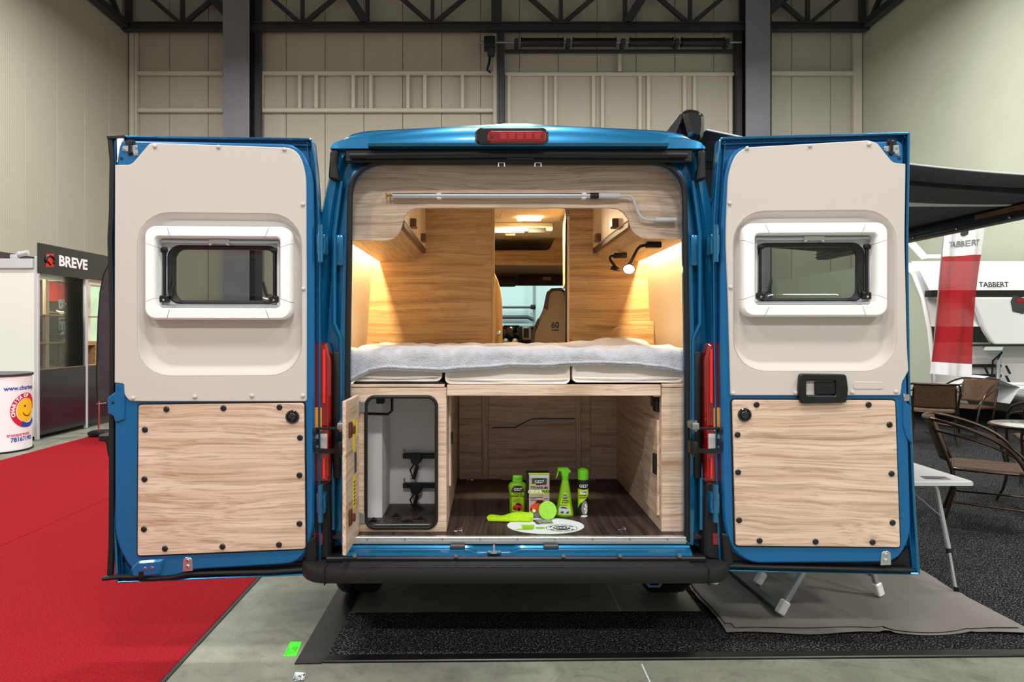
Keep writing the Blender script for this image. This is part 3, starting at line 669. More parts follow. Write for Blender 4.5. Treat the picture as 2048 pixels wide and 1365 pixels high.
    def dbox(a, A, b, B, n, Nn, bev=.003):
        p = rrect(a, b, A, B, .002, 2); return MB().prism(p, n, Nn, D.w, cham=min(bev, abs(Nn-n)*.4))
    O('blind_rail', dbox(lo+.006, hi-.006, bt-.024, bt-.010, F0-.006, F0+.012), m_alu, door)
    O('blind_rail', dbox(lo+.006, hi-.006, bb+.004, bb+.016, F0-.006, F0+.008), m_alu, door)
    O('blind_side_track', dbox(hi-.018, hi-.004, bb+.006, bt-.01, F0-.006, F0+.006), m_lgrey, door)
    O('blind_side_track', dbox(lo+.004, lo+.018, bb+.006, bt-.01, F0-.006, F0+.006), m_lgrey, door)
    mid = (lo+hi)/2
    O('blind_pull', MB().prism([(mid-.045, bt-.006), (mid-.045, bt-.034), (mid-.036, bt-.034), (mid-.03, bt-.026), (mid+.03, bt-.026), (mid+.036, bt-.034), (mid+.045, bt-.034), (mid+.045, bt-.006)], F0, F0+.018, D.w, cham=.003), m_lgrey, door)
    # rubber ring, pane and stays
    rcx, rcz = sum(p[0] for p in ci)/len(ci), sum(p[1] for p in ci)/len(ci)
    rb = D.rect(*rub_o, .055); ri_ = D.rect(*rub_i, .045)
    O('window_rubber', MB().loft([[D.w(a, b, F0-.03) for a, b in rb], [D.w(a, b, F0-.002) for a, b in rb], [D.w(a, b, F0+.003) for a, b in offset(rb, .006)], [D.w(a, b, F0-.006) for a, b in ri_], [D.w(a, b, F0-.03) for a, b in ri_]]), m_rubber, door)
    O('window_pane', MB().loft([[D.w(rcx+(a-rcx)*q, rcz+(b-rcz)*q, -.018-.03*(1-q**4)) for a, b in rb] for q in (1, .93, .84, .7, .5, .25, .05)], True, False, True), m_glass, door)
    for sgn, ax in ((1, lo+.030), (-1, hi-.030)):
        zt, zb = bt-.055, bb+.045
        O('window_stay', MB().tube([D.w(ax, zt, F0+.002), D.w(ax, zb, F0+.002)], .007, 8).tube([D.w(ax-sgn*.014, zt, F0+.004), D.w(ax+sgn*.012, zt, F0+.004)], .011, 8), m_black, door)
        O('stay_lever', MB().tube([D.w(ax+sgn*.012, zb+.01, F0+.006), D.w(ax+sgn*.03, zb+.014, F0+.018), D.w(ax+sgn*.036, zb+.04, F0+.02), D.w(ax+sgn*.047, zb+.075, F0+.014)], [.008, .009, .008, .006], 8), m_blackgloss, door)
        O('stay_foot', MB().prism(rrect(ax-.022, zb-.02, ax+.022, zb+.012, .008, 3), F0-.004, F0+.012, D.w, cham=.004), m_black, door)
        O('stay_screw', MB().lathe([(.005, 0), (.005, .002)], D.w(ax, zb-.008, F0+.014), 8, 'Y'), m_chrome, door)
    return door
# ---- left door
DL = Door((-.782, 3.15), (-.918, -.053), 0)
left = make_door(DL, 'left door, white framed window, no inside handle',
    [(229, 272), (626, 277), (634, 350), (641, 470), (641, 800), (642, 1149), (233, 1166), (226, 1000), (226, 770), (230, 500)], [.01, .02, .1, .1, .05, .02, .01, .1, .1, .1],
    [(233, 281), (598, 288), (626, 345), (628, 500), (628, 1060), (604, 1128), (385, 1141), (350, 1154), (290, 1157), (257, 1136), (229, 1080), (229, 700)], [.03, .10, .08, .05, .06, .12, .05, .05, .05, .08, .08, .05],
    [(308, 287), (595, 297), (613, 345), (614, 600), (614, 803), (262, 803), (250, 790), (250, 768), (231, 766), (232, 331), (264, 331), (300, 289)], [.01, .08, .10, .02, .01, .015, .02, .01, .003, .003, .02, .015],
    [(279, 810), (609, 806), (612, 1097), (277, 1111)],
    (277, 426, 604, 751, .14), (297, 437, 598, 731, .115), (294, 453, 586, 640), (316, 476, 562, 617), (330, 489, 557, 608), (343, 497, 547, 601),
    [(333, 819), (447, 817), (559, 815), (290, 860), (600, 876), (289, 959), (599, 951), (288, 1059), (599, 1048), (330, 1098), (445, 1094), (558, 1090)],
    [(310, 293), (437, 294), (569, 299), (606, 409), (607, 578), (266, 797), (390, 794), (504, 792), (606, 792)])
D = DL
def dpx(D, x, y, n): return D.w(*D.px(x, y, n), n)
a, b = D.px(585, 834, .041)
cap = O('round_grommet', MB().loft([[D.w(a+r*math.cos(t), b+r*math.sin(t), n) for t in [2*math.pi*k/24 for k in range(24)]] for r, n in ((.031, .040), (.0305, .047), (.027, .050), (.022, .049), (.020, .046), (.016, .052), (.014, .053))], True, True, True), m_blackgloss, left)
# latch corner
def latch(D, door, cx, cy, s):
    O('latch_opening', MB().prism(D.rect(cx-9, cy-17, cx+11, cy-3, .012, .03), .028, .0315, D.w).prism(D.rect(cx-4, cy-6, cx+5, cy+16, .003, .03), .028, .0315, D.w), m_ink, door)
    O('latch_bracket', MB().prism(rounded(D.poly([(cx-15, cy-3), (cx+15, cy-6), (cx+17, cy+16), (cx+9, cy+16), (cx+6, cy+8), (cx-14, cy+7)]), .004, 3), .030, .034, D.w, cham=.001), m_alu, door)
    O('latch_claw', MB().prism(D.rect(cx-3, cy-14, cx+4, cy+12, .004, .036), .031, .042, D.w, cham=.002), m_blackgloss, door)
    for dx, dy in ((-12, 3), (12, 0), (13, 12)):
        O('latch_screw', MB().lathe([(.007, 0), (.006, -.004)], dpx(D, cx+dx, cy+dy, .034), 10, 'Y'), m_chrome, door)
    O('drain_hole', MB().lathe([(.007, .0), (.007, -.001)], dpx(D, cx-17*s, cy+21, .031), 10, 'Y'), m_ink, door)
latch(DL, left, 260, 296, 1)
# seals of the left door
def dline(D, pts, n): return [dpx(D, x, y, n) for x, y in pts]
O('edge_seal', MB().tube(dline(D, [(222, 277), (226, 320), (225, 420), (222, 480), (226, 640), (225, 800), (225, 980), (224, 1090), (221, 1150)], .0), .015, 8), m_rubber, left)
O('edge_seal_tip', MB().prism(rounded(D.poly([(209, 269), (246, 268), (246, 277), (212, 276)]), .004, 2), -.02, .02, D.w, cham=.003), m_rubber, left)
O('corner_sliver', MB().prism(rounded(D.poly([(234, 278), (247, 277), (240, 296), (235, 326)]), .003, 2), .02, .034, D.w, cham=.002), m_white, left)
O('bottom_seal', MB().tube(dline(D, [(206, 1158), (240, 1154), (270, 1154), (305, 1158), (345, 1155), (375, 1148), (430, 1146), (540, 1144), (630, 1138)], .014), .011, 8), m_rubber, left)
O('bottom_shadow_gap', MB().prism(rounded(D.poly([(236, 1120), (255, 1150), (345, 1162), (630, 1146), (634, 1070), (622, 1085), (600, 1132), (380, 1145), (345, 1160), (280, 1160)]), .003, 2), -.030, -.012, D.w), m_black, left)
O('seal_corner_block', MB().prism(rounded(D.poly([(612, 1085), (632, 1072), (634, 1138), (608, 1140)]), .01, 3), .0, .028, D.w, cham=.006), m_rubber, left)
br = O('stay_bracket', MB().prism(rounded(D.poly([(367, 1115), (385, 1115), (386, 1142), (366, 1143)]), [.018, .018, .002, .002], 5), .03, .036, D.w, cham=.001), m_alu, left)
for y in (1121, 1133): O('bracket_bolt', MB().lathe([(.008, 0), (.008, -.004), (.005, -.006)], dpx(D, 376, y, .036), 10, 'Y'), m_chrome, left)
O('lower_latch_boss', MB().prism(rounded(D.poly([(262, 1138), (276, 1122), (330, 1118), (322, 1150), (268, 1155)]), .01, 3), .03, .043, D.w, cham=.009), m_bluein, left)
O('lower_latch_hole', MB().prism(D.rect(277, 1144, 287, 1156, .004, .045), .042, .0445, D.w), m_ink, left)
for x, y in ((290, 1138), (304, 1137)): O('latch_screw', MB().lathe([(.008, 0), (.006, -.004)], dpx(D, x, y, .043), 10, 'Y'), m_chrome, left)
O('side_plate', MB().prism(rounded(D.poly([(232, 767), (247, 767), (252, 778), (250, 840), (232, 846), (228, 832), (217, 828), (216, 796), (232, 784)]), .006, 3), .025, .038, D.w, cham=.004), m_bluein, left)
O('side_plate_slot', MB().prism(D.rect(223, 804, 229, 809, .003, .038), .037, .0385, D.w), m_ink, left)
O('outside_handle', MB().prism(rounded(D.poly([(198, 870), (226, 869), (226, 915), (217, 914), (212, 884), (198, 882)], -.03), .006, 3), -.09, -.02, D.w, cham=.006), m_black, left)
for y in (884, 862): O('strap_mount', MB().box(*(lambda p: (p.x-.004, p.x+.012, p.y-.04, p.y+.0, p.z-.014, p.z+.014))(dpx(D, 632, y, .0)), .004), m_black, left)
# ---- right door
DR = Door((1.064, 3.15), (.998, -.045), 1)
right = make_door(DR, 'right door with black inside handle and white framed window',
    [(1438, 275), (1819, 265), (1815, 480), (1819, 770), (1829, 1000), (1839, 1150), (1439, 1142), (1432, 1000), (1427, 700), (1425, 470), (1430, 380)], [.02, .01, .1, .1, .1, .01, .02, .1, .1, .1, .1],
    [(1468, 294), (1806, 281), (1809, 480), (1812, 700), (1818, 900), (1823, 1075), (1795, 1126), (1500, 1128), (1462, 1100), (1446, 1040), (1441, 700), (1442, 470), (1450, 345)], [.09, .03, .1, .1, .1, .08, .10, .12, .06, .08, .05, .08, .08],
    [(1476, 297), (1735, 282), (1752, 287), (1784, 327), (1809, 329), (1807, 480), (1812, 700), (1815, 742), (1802, 765), (1799, 791), (1460, 791), (1455, 600), (1450, 480), (1455, 345)], [.08, .01, .015, .02, .003, .05, .05, .01, .01, .01, .008, .02, .05, .1],
    [(1463, 800), (1788, 801), (1798, 1094), (1470, 1091)],
    (1466, 424, 1790, 743, .14), (1473, 434, 1773, 725, .115), (1481, 448, 1770, 634), (1507, 471, 1746, 610), (1511, 485, 1735, 603), (1521, 493, 1722, 596),
    [(1513, 810), (1737, 810), (1475, 870), (1779, 850), (1476, 945), (1783, 948), (1478, 1041), (1785, 1046), (1519, 1082), (1631, 1084), (1745, 1085)],
    [(1494, 297), (1620, 292), (1738, 289), (1459, 407), (1461, 575), (1466, 787), (1591, 786), (1704, 785), (1792, 784)])
D = DR
a, b = D.px(1489, 830, .041)
O('round_grommet', MB().loft([[D.w(a+r*math.cos(t), b+r*math.sin(t), n) for t in [2*math.pi*k/24 for k in range(24)]] for r, n in ((.031, .040), (.0305, .047), (.027, .050), (.022, .049), (.020, .046), (.016, .052), (.014, .053))], True, True, True), m_blackgloss, right)
latch(DR, right, 1782, 296, -1)
hp = rounded(D.poly([(1600, 748), (1693, 749), (1697, 780), (1694, 806), (1602, 808), (1597, 780)], .06), .016, 4)
hh = D.rect(1613, 762, 1672, 792, .006, .06)
hd = O('inside_handle', MB().prism(hp, .03, .062, D.w, holes=[hh], cham=.005), m_black, right, label='black inside door handle')
O('handle_recess', MB().prism(offset(hh, -.004), .034, .038, D.w), m_rubber, right)
O('pull_lever', MB().prism(D.rect(1630, 764, 1671, 790, .005, .05), .038, .054, D.w, cham=.004), m_black, right)
for x in (1606, 1688): O('handle_screw', MB().lathe([(.006, .001), (.006, -.001)], dpx(D, x, 778, .062), 10, 'Y'), m_ink, right)
O('maker_plate', MB().prism(D.rect(1707, 764, 1767, 779, .010, .042), .038, .0425, D.w, cham=.0015), m_trim, right)
O('bottom_seal', MB().tube(dline(D, [(1452, 1132), (1520, 1134), (1640, 1137), (1760, 1140), (1826, 1141)], .014), .011, 8), m_rubber, right)
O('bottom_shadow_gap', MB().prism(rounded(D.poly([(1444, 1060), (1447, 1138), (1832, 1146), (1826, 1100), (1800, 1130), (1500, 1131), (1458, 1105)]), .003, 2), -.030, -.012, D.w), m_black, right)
O('seal_corner_block', MB().prism(rounded(D.poly([(1444, 1068), (1460, 1070), (1468, 1130), (1448, 1135)]), .01, 3), .0, .028, D.w, cham=.006), m_rubber, right)
O('stay_bracket', MB().prism(rounded(D.poly([(1762, 1103), (1780, 1102), (1781, 1130), (1760, 1131)]), [.018, .018, .002, .002], 5), .03, .036, D.w, cham=.001), m_alu, right)
for y in (1109, 1121): O('bracket_bolt', MB().lathe([(.008, 0), (.008, -.004), (.005, -.006)], dpx(D, 1771, y, .036), 10, 'Y'), m_chrome, right)
O('side_catch', MB().prism(rounded(D.poly([(1805, 787), (1817, 789), (1817, 803), (1806, 802)], .03), .003, 2), .02, .04, D.w, cham=.003), m_chrome, right)
O('side_pressing', MB().prism(rounded(D.poly([(1805, 800), (1819, 812), (1824, 890), (1812, 876), (1805, 850)]), .006, 3), .028, .036, D.w, cham=.003), m_bluein, right)
for y in (884, 860): O('strap_mount', MB().box(*(lambda p: (p.x-.012, p.x+.004, p.y-.04, p.y+.0, p.z-.014, p.z+.014))(dpx(D, 1438, y, .0)), .004), m_black, right)
# ================================================================== inside of the van
YP = 4.45                     # plane of the two partitions
for s in (-1, 1):
    O('side_lining', MB().raw([Vector((C+s*u, y, z)) for y in (3.36, YP+.02) for u, z in ((.94, .5), (.93, 1.38), (.89, 2.0), (.84, 2.33))], [(0, 1, 5, 4), (1, 2, 6, 5), (2, 3, 7, 6)]), m_cream, van)
O('roof_lining', MB().box(C-.86, C+.86, 3.36, 7.3, 2.325, 2.335), m_cream, van)
for s in (-1, 1): O('front_side_lining', MB().box(C+s*.95, C+s*.96, YP, 7.3, .5, 2.33), m_cream, van)
O('load_floor', MB().box(C-.95, C+.95, 3.212, 7.5, .515, .53), m_darkfloor, van)
# header board with curved cut-out
Yh = 3.305
hz = lambda px, py: (at(px, 0, Yh).x, at(0, py, Yh).z)
topc = [(C+p[0]*1.03, p[1]+.03) for p in UI if p[1] > 2.11]
cut = [hz(*p) for p in ((1372, 478), (1300, 478), (1284, 476), (1270, 468), (1262, 456), (1256, 438), (1247, 425), (1236, 418), (1222, 416), (840, 416), (826, 418), (815, 425), (808, 436), (804, 452), (798, 467), (788, 477), (772, 482), (690, 482))]
O('header_board', MB().prism(topc+cut, Yh+.016, Yh, XZ, cham=.0015), m_woodX, label='pale wooden header board with curved cut-out at the top of the van opening', cat='board')
for px in (1003, 1076):
    p = at(px, 329, 3.175); O('wire_clip', MB().tube([p+Vector((-.014, 0, -.011)), p+Vector((-.014, 0, .009)), p+Vector((.014, 0, .009)), p+Vector((.014, 0, -.011))], .0032, 6), m_white, label='small white wire clip at the top seal above the header board', cat='clip', group='white clips on the top seal')
# winding handle of the awning, clipped on the header board
Yc = 3.278
cr = T('awning_crank', 'silver awning crank rod with grey grips clipped to the header board', 'crank', at(1065, 400, Yc))
pc = lambda x, y: at(x, y, Yc)
O('rod', MB().tube([pc(785, 392), pc(1182, 392)], .0125, 12), m_alu, cr)
O('hook', MB().tube([pc(785, 392), pc(775, 392)], .005, 8).tube([pc(773, 386), pc(773, 398)], .0045, 8).tube([pc(780, 387), pc(780, 397)], .004, 8), m_brass, cr)
O('collar', MB().tube([pc(1180, 392), pc(1197, 392)], .0145, 12), m_black, cr)
O('upper_grip', MB().tube([pc(1197, 392), pc(1240, 392)], .0135, 12), m_lgrey, cr)
def bez(P, n=10):
    out = []
    for i in range(n+1):
        t = i/n; q = [Vector(p) for p in P]
        while len(q) > 1: q = [a.lerp(b, t) for a, b in zip(q, q[1:])]
        out.append(q[0])
    return out
O('bent_arm', MB().tube([pc(1240, 392)]+bez([pc(1252, 391), pc(1266, 391), pc(1268, 402)], 6)+bez([pc(1276, 424), pc(1282, 440), pc(1298, 440)], 6)+[pc(1312, 440)], .0065, 10), m_lgrey, cr)
O('lower_grip', MB().tube([pc(1310, 440), pc(1352, 440)], .012, 12), m_lgrey, cr)
for px in (878, 1168): O('rod_clip', MB().box(at(px-5, 0, Yc).x, at(px+5, 0, Yc).x, 3.268, Yh, at(0, 398, Yc).z, at(0, 386, Yc).z, .003, 1), m_white, cr)
# overhead cabinets
for s, lab in ((-1, 'overhead cabinet over the bed without reading lamp'), (1, 'overhead cabinet over the bed with two reading lamps below')):
    cb = T('overhead_cabinet', lab, 'cabinet', (C+s*.72, 3.9, 1.94))
    sec = [(.845, 1.945), (.655, 1.945), (.60, 1.965), (.565, 2.005)]
    y0, y1 = Yh+.017, YP-.004
    O('bottom_panel', MB().loft([[Vector((C+s*u, y, z)) for u, z in sec]+[Vector((C+s*u, y, z)) for u, z in [(.575, 2.015), (.607, 1.977), (.655, 1.96), (.845, 1.96)]] for y in (y0, y1)], True, True, True), m_warmlitY, cb)
    O('edge_rail', MB().box(C+s*.545, C+s*.57, y0, y1, 1.998, 2.03, .003, 1), m_brownrail, cb)
    dm = (y0+y1)/2
    for a, b in ((y0+.004, dm-.002), (dm+.002, y1-.004)):
        dr = O('cabinet_door', MB().box(C+s*.545, C+s*.563, a, b, 2.033, 2.318, .003, 1), m_creamdoor, cb)
        m_ = (a+b)/2
        O('handle', MB().prism([(m_-.04, 2.038), (m_+.04, 2.038), (m_+.028, 2.085), (m_-.028, 2.085)], C+s*.546, C+s*.512, YZ, cham=.006), m_handle, dr)
    area('cabinet_led_strip', (C+s*.866, 3.88, 2.03), .016, 1.08, 26, (1, .70, .36))
    O('led_profile', MB().box(C+s*.845, C+s*.878, 3.33, 4.43, 2.032, 2.04), m_ivory, cb)
# partitions behind the bed
lp = T('partition', 'wide wooden partition panel behind the bed', 'partition', (-.4, YP, .53))
O('panel', MB().box(C-.935, at(983, 0, YP).x, YP, YP+.02, .53, 2.322), m_warmlitX, lp)
O('edge_post', MB().box(at(983, 0, YP).x, at(989.5, 0, YP).x, YP-.008, YP+.03, .53, 2.322, .004, 1), m_warmlitZ, lp)
rp = T('partition', 'narrow wooden partition panel behind the bed, beside the seat with embroidery', 'partition', (.8, YP, .53))
O('panel', MB().box(at(1139, 0, YP).x, C+.935, YP, YP+.02, .53, 2.322), m_warmlitX, rp)
O('edge_post', MB().box(at(1134, 0, YP).x, at(1139, 0, YP).x, YP-.004, YP+.03, .53, 2.322, .003, 1), m_creamdoor, rp)
O('door_track', MB().box(at(1131, 0, YP).x, at(1133.5, 0, YP).x, YP, YP+.03, .53, 2.322), m_black, rp)
vg = O('vent_grille', MB().box(at(1133, 0, YP).x, at(1139, 0, YP).x, YP-.012, YP-.003, at(0, 440, YP).z, at(0, 417, YP).z), m_ivory, rp)
for k in range(6): O('louvre', MB().box(at(1133.6, 0, YP).x, at(1138.5, 0, YP).x, YP-.015, YP-.011, at(0, 433, YP).z+.011*k, at(0, 433, YP).z+.005+.011*k), m_black, vg)
Ys = 4.34
O('bed_end_board', MB().prism(rounded([at(px, py, Ys).xz.to_tuple() for px, py in ((1145, 705), (1145, 668), (1222, 665), (1243, 644), (1308, 643), (1308, 705))], [.0, .05, .04, .04, .0, .0], 5), Ys+.016, Ys, XZ, cham=.002), m_warmlitX, label='low wooden board with stepped curved top at the bed end', cat='board')
# things seen down the passage
O('curved_door', MB().prism([at(px, py, 5.0).xz.to_tuple() for px, py in ((985, 700), (985, 540), (990, 549), (996, 562), (1001, 580), (1004, 600), (1005, 640), (1005, 700))], 5.02, 5.0, XZ, cham=.002), m_warmlitZ, label='orange wooden door edge with curved top in the passage', cat='door')
O('door_knob', MB().lathe([(.006, .0), (.007, -.02), (.016, -.026), (.016, -.04), (.010, -.046)], at(998, 667, 5.0), 12, 'Y'), m_chrome, label='small chrome knob on the curved passage door', cat='knob')
p = at(992, 432, 4.62)
O('ivory_hook', MB().tube([p, p+Vector((.03, 0, -.015)), p+Vector((.045, 0, .03))], .006, 6).tube([p+Vector((.03, 0, -.015)), p+Vector((.0, 0, -.02))], .008, 6), m_ivory, label='ivory coat hook at the head of the passage', cat='hook')
cl = T('ceiling_lamp', 'glowing slim lamp on the passage ceiling', 'lamp', at(1058, 437, 5.02))
O('diffuser', MB().box(at(1035, 0, 5.02).x, at(1082, 0, 5.02).x, 4.94, 5.06, 2.306, 2.325, .006), m_led, cl)
area('ceiling_lamp_light', (at(1058, 0, 5.02).x, 5.0, 2.295), .2, .08, 26, (1, .77, .46))
area('wardrobe_lamp', (.44, 4.72, 2.28), .05, .05, 4, (1, .68, .32))
sk = T('roof_window', 'rounded ivory skylight frame with white blind in the van roof', 'skylight', at(1050, 465, 5.3))
Yk = 5.35
O('frame', MB().box(at(975, 0, Yk).x, at(1104, 0, Yk).x, 5.22, 5.5, at(0, 468, Yk).z, 2.325, .02), m_ivory, sk)
O('blind', MB().box(at(985, 0, Yk).x, at(1046, 0, Yk).x, 5.205, 5.222, at(0, 466, 5.21).z, at(0, 456, 5.21).z, .002, 1), m_white, sk)
O('fly_screen', MB().box(at(1054, 0, Yk).x, at(1088, 0, Yk).x, 5.205, 5.222, at(0, 466, 5.21).z, at(0, 456, 5.21).z, .002, 1), m_black, sk)
O('latch', MB().box(at(1009, 0, Yk).x, at(1029, 0, Yk).x, 5.20, 5.23, at(0, 472, 5.21).z, at(0, 468, 5.21).z, .003, 1), m_handle, sk)
Yf = 6.1
fz = lambda px, py: at(px, py, Yf).xz.to_tuple()
fb = T('cab_shelf', 'warm wooden overhead shelf front across the driver cab', 'shelf', at(1060, 530, Yf))
O('front_board', MB().prism([fz(900, 530), fz(1140, 531), fz(1140, 466), fz(1114, 469), fz(1101, 495), fz(1098, 499), fz(1094, 501), fz(900, 501)], Yf+.02, Yf, XZ, cham=.002), m_warmlitX, fb)
O('shelf_base', MB().box(fz(900, 0)[0], fz(1150, 0)[0], Yf+.02, 6.98, fz(0, 530)[1], fz(0, 526)[1]), m_head, fb)
O('shelf_back', MB().box(fz(880, 0)[0], fz(1180, 0)[0], 6.98, 7.0, fz(0, 530)[1], 2.32), m_head, fb)
O('side_cabinet', MB().prism([(5.0, 2.32), (4.56, 2.32), (4.56, 1.92), (4.8, 1.84), (5.0, 1.8)], .56, .545, YZ), m_warmlitY, label='lit wooden cabinet flank beside the passage', cat='cabinet')
# cab: headlining, console, dash, seat
Yc2 = 7.3
O('cab_headlining', MB().box(C-.95, C+.95, 7.25, 7.28, at(0, 572, 7.28).z, 2.32), m_head, van)
hc = T('overhead_console', 'dark overhead console and sun visor above the windscreen', 'console', at(1060, 572, 7.2))
O('console', MB().box(at(990, 0, 7.2).x, at(1031, 0, 7.2).x, 7.05, 7.25, at(0, 574, 7.2).z, at(0, 555, 7.2).z, .015), m_dash, hc)
for px in (1006, 1020): O('lamp_button', MB().lathe([(.02, 0), (.018, -.01)], at(px, 563, 7.05), 12, 'Y'), m_seatd, hc)
O('visor', MB().box(at(1036, 0, 7.2).x, at(1140, 0, 7.2).x, 7.2, 7.25, at(0, 571, 7.2).z, at(0, 550, 7.2).z, .01), m_seatd, hc)
O('visor_label', MB().box(at(1086, 0, 7.2).x, at(1102, 0, 7.2).x, 7.19, 7.2, at(0, 561, 7.2).z, at(0, 554, 7.2).z), m_head, hc)
db = T('dashboard', 'black dashboard with centre screen and vents under the windscreen', 'dashboard', at(1030, 690, 8.0))
O('dash_top', MB().box(C-.93, C+.93, 7.75, 8.5, 1.30, at(0, 652, 7.9).z, .04), m_dash, db)
O('screen', MB().box(at(1006, 0, 7.7).x, at(1039, 0, 7.7).x, 7.66, 7.75, at(0, 676, 7.7).z, at(0, 651, 7.7).z, .01), m_blackgloss, db)
v = O('vent', MB().box(at(1044, 0, 7.7).x, at(1062, 0, 7.7).x, 7.66, 7.76, at(0, 681, 7.7).z, at(0, 653, 7.7).z, .012), m_silver, db)
O('vent_insert', MB().box(at(1047, 0, 7.65).x, at(1058, 0, 7.65).x, 7.648, 7.665, at(0, 676, 7.65).z, at(0, 657, 7.65).z, .003, 1), m_black, v)
for px in (1011, 1030): O('dial', MB().lathe([(.035, 0), (.035, -.03), (.02, -.035)], at(px, 683, 7.7), 14, 'Y'), m_silver, db)
O('centre_console', MB().box(at(1003, 0, 7.3).x, at(1062, 0, 7.3).x, 7.0, 7.7, .6, at(0, 688, 7.3).z, .03), m_dash, db)
sx = T('captain_chair', 'tan cab seat with dark headrest wings and embroidered number', 'seat', (at(1100, 0, 6.3).x, 6.4, .53))
Yq = 6.3
sp = lambda px, py: at(px, py, Yq).xz.to_tuple()
O('backrest', MB().prism(rounded([sp(*p) for p in ((1062, 700), (1066, 665), (1078, 640), (1088, 620), (1092, 600), (1095, 585), (1102, 578), (1122, 577), (1132, 585), (1136, 605), (1140, 625), (1150, 650), (1156, 700))], .03, 3), Yq+.13, Yq, XZ, cham=.03), m_seat, sx, angle=60)
O('headrest_wing', MB().prism([sp(*p) for p in ((1089, 614), (1095, 584), (1103, 577), (1123, 576), (1132, 584), (1137, 606), (1132, 600), (1128, 583), (1121, 580), (1104, 581), (1098, 590), (1095, 620))], Yq+.1, Yq-.012, XZ, cham=.003), m_seatd, sx)
O('side_bolster', MB().prism([sp(*p) for p in ((1061, 700), (1065, 664), (1077, 637), (1079, 640), (1069, 668), (1067, 700))], Yq+.1, Yq-.012, XZ, cham=.003), m_seatd, sx)
O('cushion', MB().box(sp(1062, 0)[0], sp(1156, 0)[0], 6.3, 6.85, .98, 1.12, .05), m_seat, sx)
O('pedestal', MB().box(sp(1072, 0)[0], sp(1146, 0)[0], 6.35, 6.8, .53, .98, .02), m_dash, sx)
p = at(1110, 651, Yq)
O('lettering', MB().text('60', .075, lambda a, b: Vector((p.x+a, Yq-.004, p.z+b)), .002).box(p.x-.035, p.x+.035, Yq-.005, Yq-.003, p.z-.047, p.z-.040), m_navy, sx)
O('seat_side_table', MB().box(at(1121, 0, 5.2).x, at(1136, 0, 5.2).x, 5.1, 5.4, at(0, 690, 5.2).z, at(0, 685, 5.2).z, .004, 1), m_handle, label='small brown table edge in the passage in front of the cab seat', cat='table')
# what stands outside in front of the windscreen
wp = T('display_stand', 'white stand wall with grey tube rails seen through the windscreen', 'stand', (.6, 10.4, 0))
O('stand_panel', MB().box(-1.2, 2.2, 10.4, 10.46, .008, 2.5, .01, 1), M_('pale_panel', (226, 240, 238), .6), wp)
q = lambda x, y: at(x, y, 10.25)
O('post', MB().tube([(q(1069, 0).x, 10.3, .008), (q(1069, 0).x, 10.3, 2.45)], .025, 8), m_silver, wp)
O('rail', MB().tube([q(940, 615), q(1064, 615)], .018, 8), m_dgrey, wp)
O('rail', MB().tube([q(940, 635), q(1056, 635), q(1066, 640)], .03, 8), m_dgrey, wp)
O('rail_joint', MB().box(q(1061, 0).x, q(1071, 0).x, 10.18, 10.32, q(0, 619).z, q(0, 610).z, .01), m_black, wp)
# ------------------------------------------------------------------ bed
Yb = 3.285
zt, zb = at(0, 735, Yb).z, at(0, 768, Yb).z
for x0, x1, y0_, y1_, lab in ((703, 885, 1.375, 1.25, 'beige mattress cushion above the locker with open hatch'), (888, 1142, 1.385, 1.2385, 'beige middle mattress cushion sagging over the bed rail'), (1143, 1366, 1.385, 1.245, 'beige mattress cushion above the garage side cabinet')):
    a, b = at(x0, 0, Yb).x+.003, at(x1, 0, Yb).x-.003
    a = C-.80 if x0 == 703 else a; b = C+.805 if x1 == 1366 else b
    def cush(u, v_, a=a, b=b, z1=y0_, z0=y1_):
        pass
    cu = T('mattress_cushion', lab, 'mattress', ((a+b)/2, 3.9, y1_))
    def sec(y, sh): return [Vector((x, y, z)) for x, z in rrect(a+sh, y1_+sh*.8, b-sh, y0_-sh*.8, .025, 4)]
    O('foam', MB().loft([sec(Yb+.02, .022), sec(Yb+.006, .01), sec(Yb, .002), sec(Yb+.03, -.0), sec(Ys-.03, -.0), sec(Ys-.015, .01)], True, True, True), m_mat, cu, angle=60)
    pz = y1_+.024
    O('piping', MB().tube([(a+.01, Yb+.004, pz), ((a+b)/2, Yb-.004, pz-.004), (b-.01, Yb+.004, pz)], .0035, 6).tube([(a+.01, Yb+.004, y0_-.018), (b-.01, Yb+.004, y0_-.018)], .0035, 6), m_mat, cu)
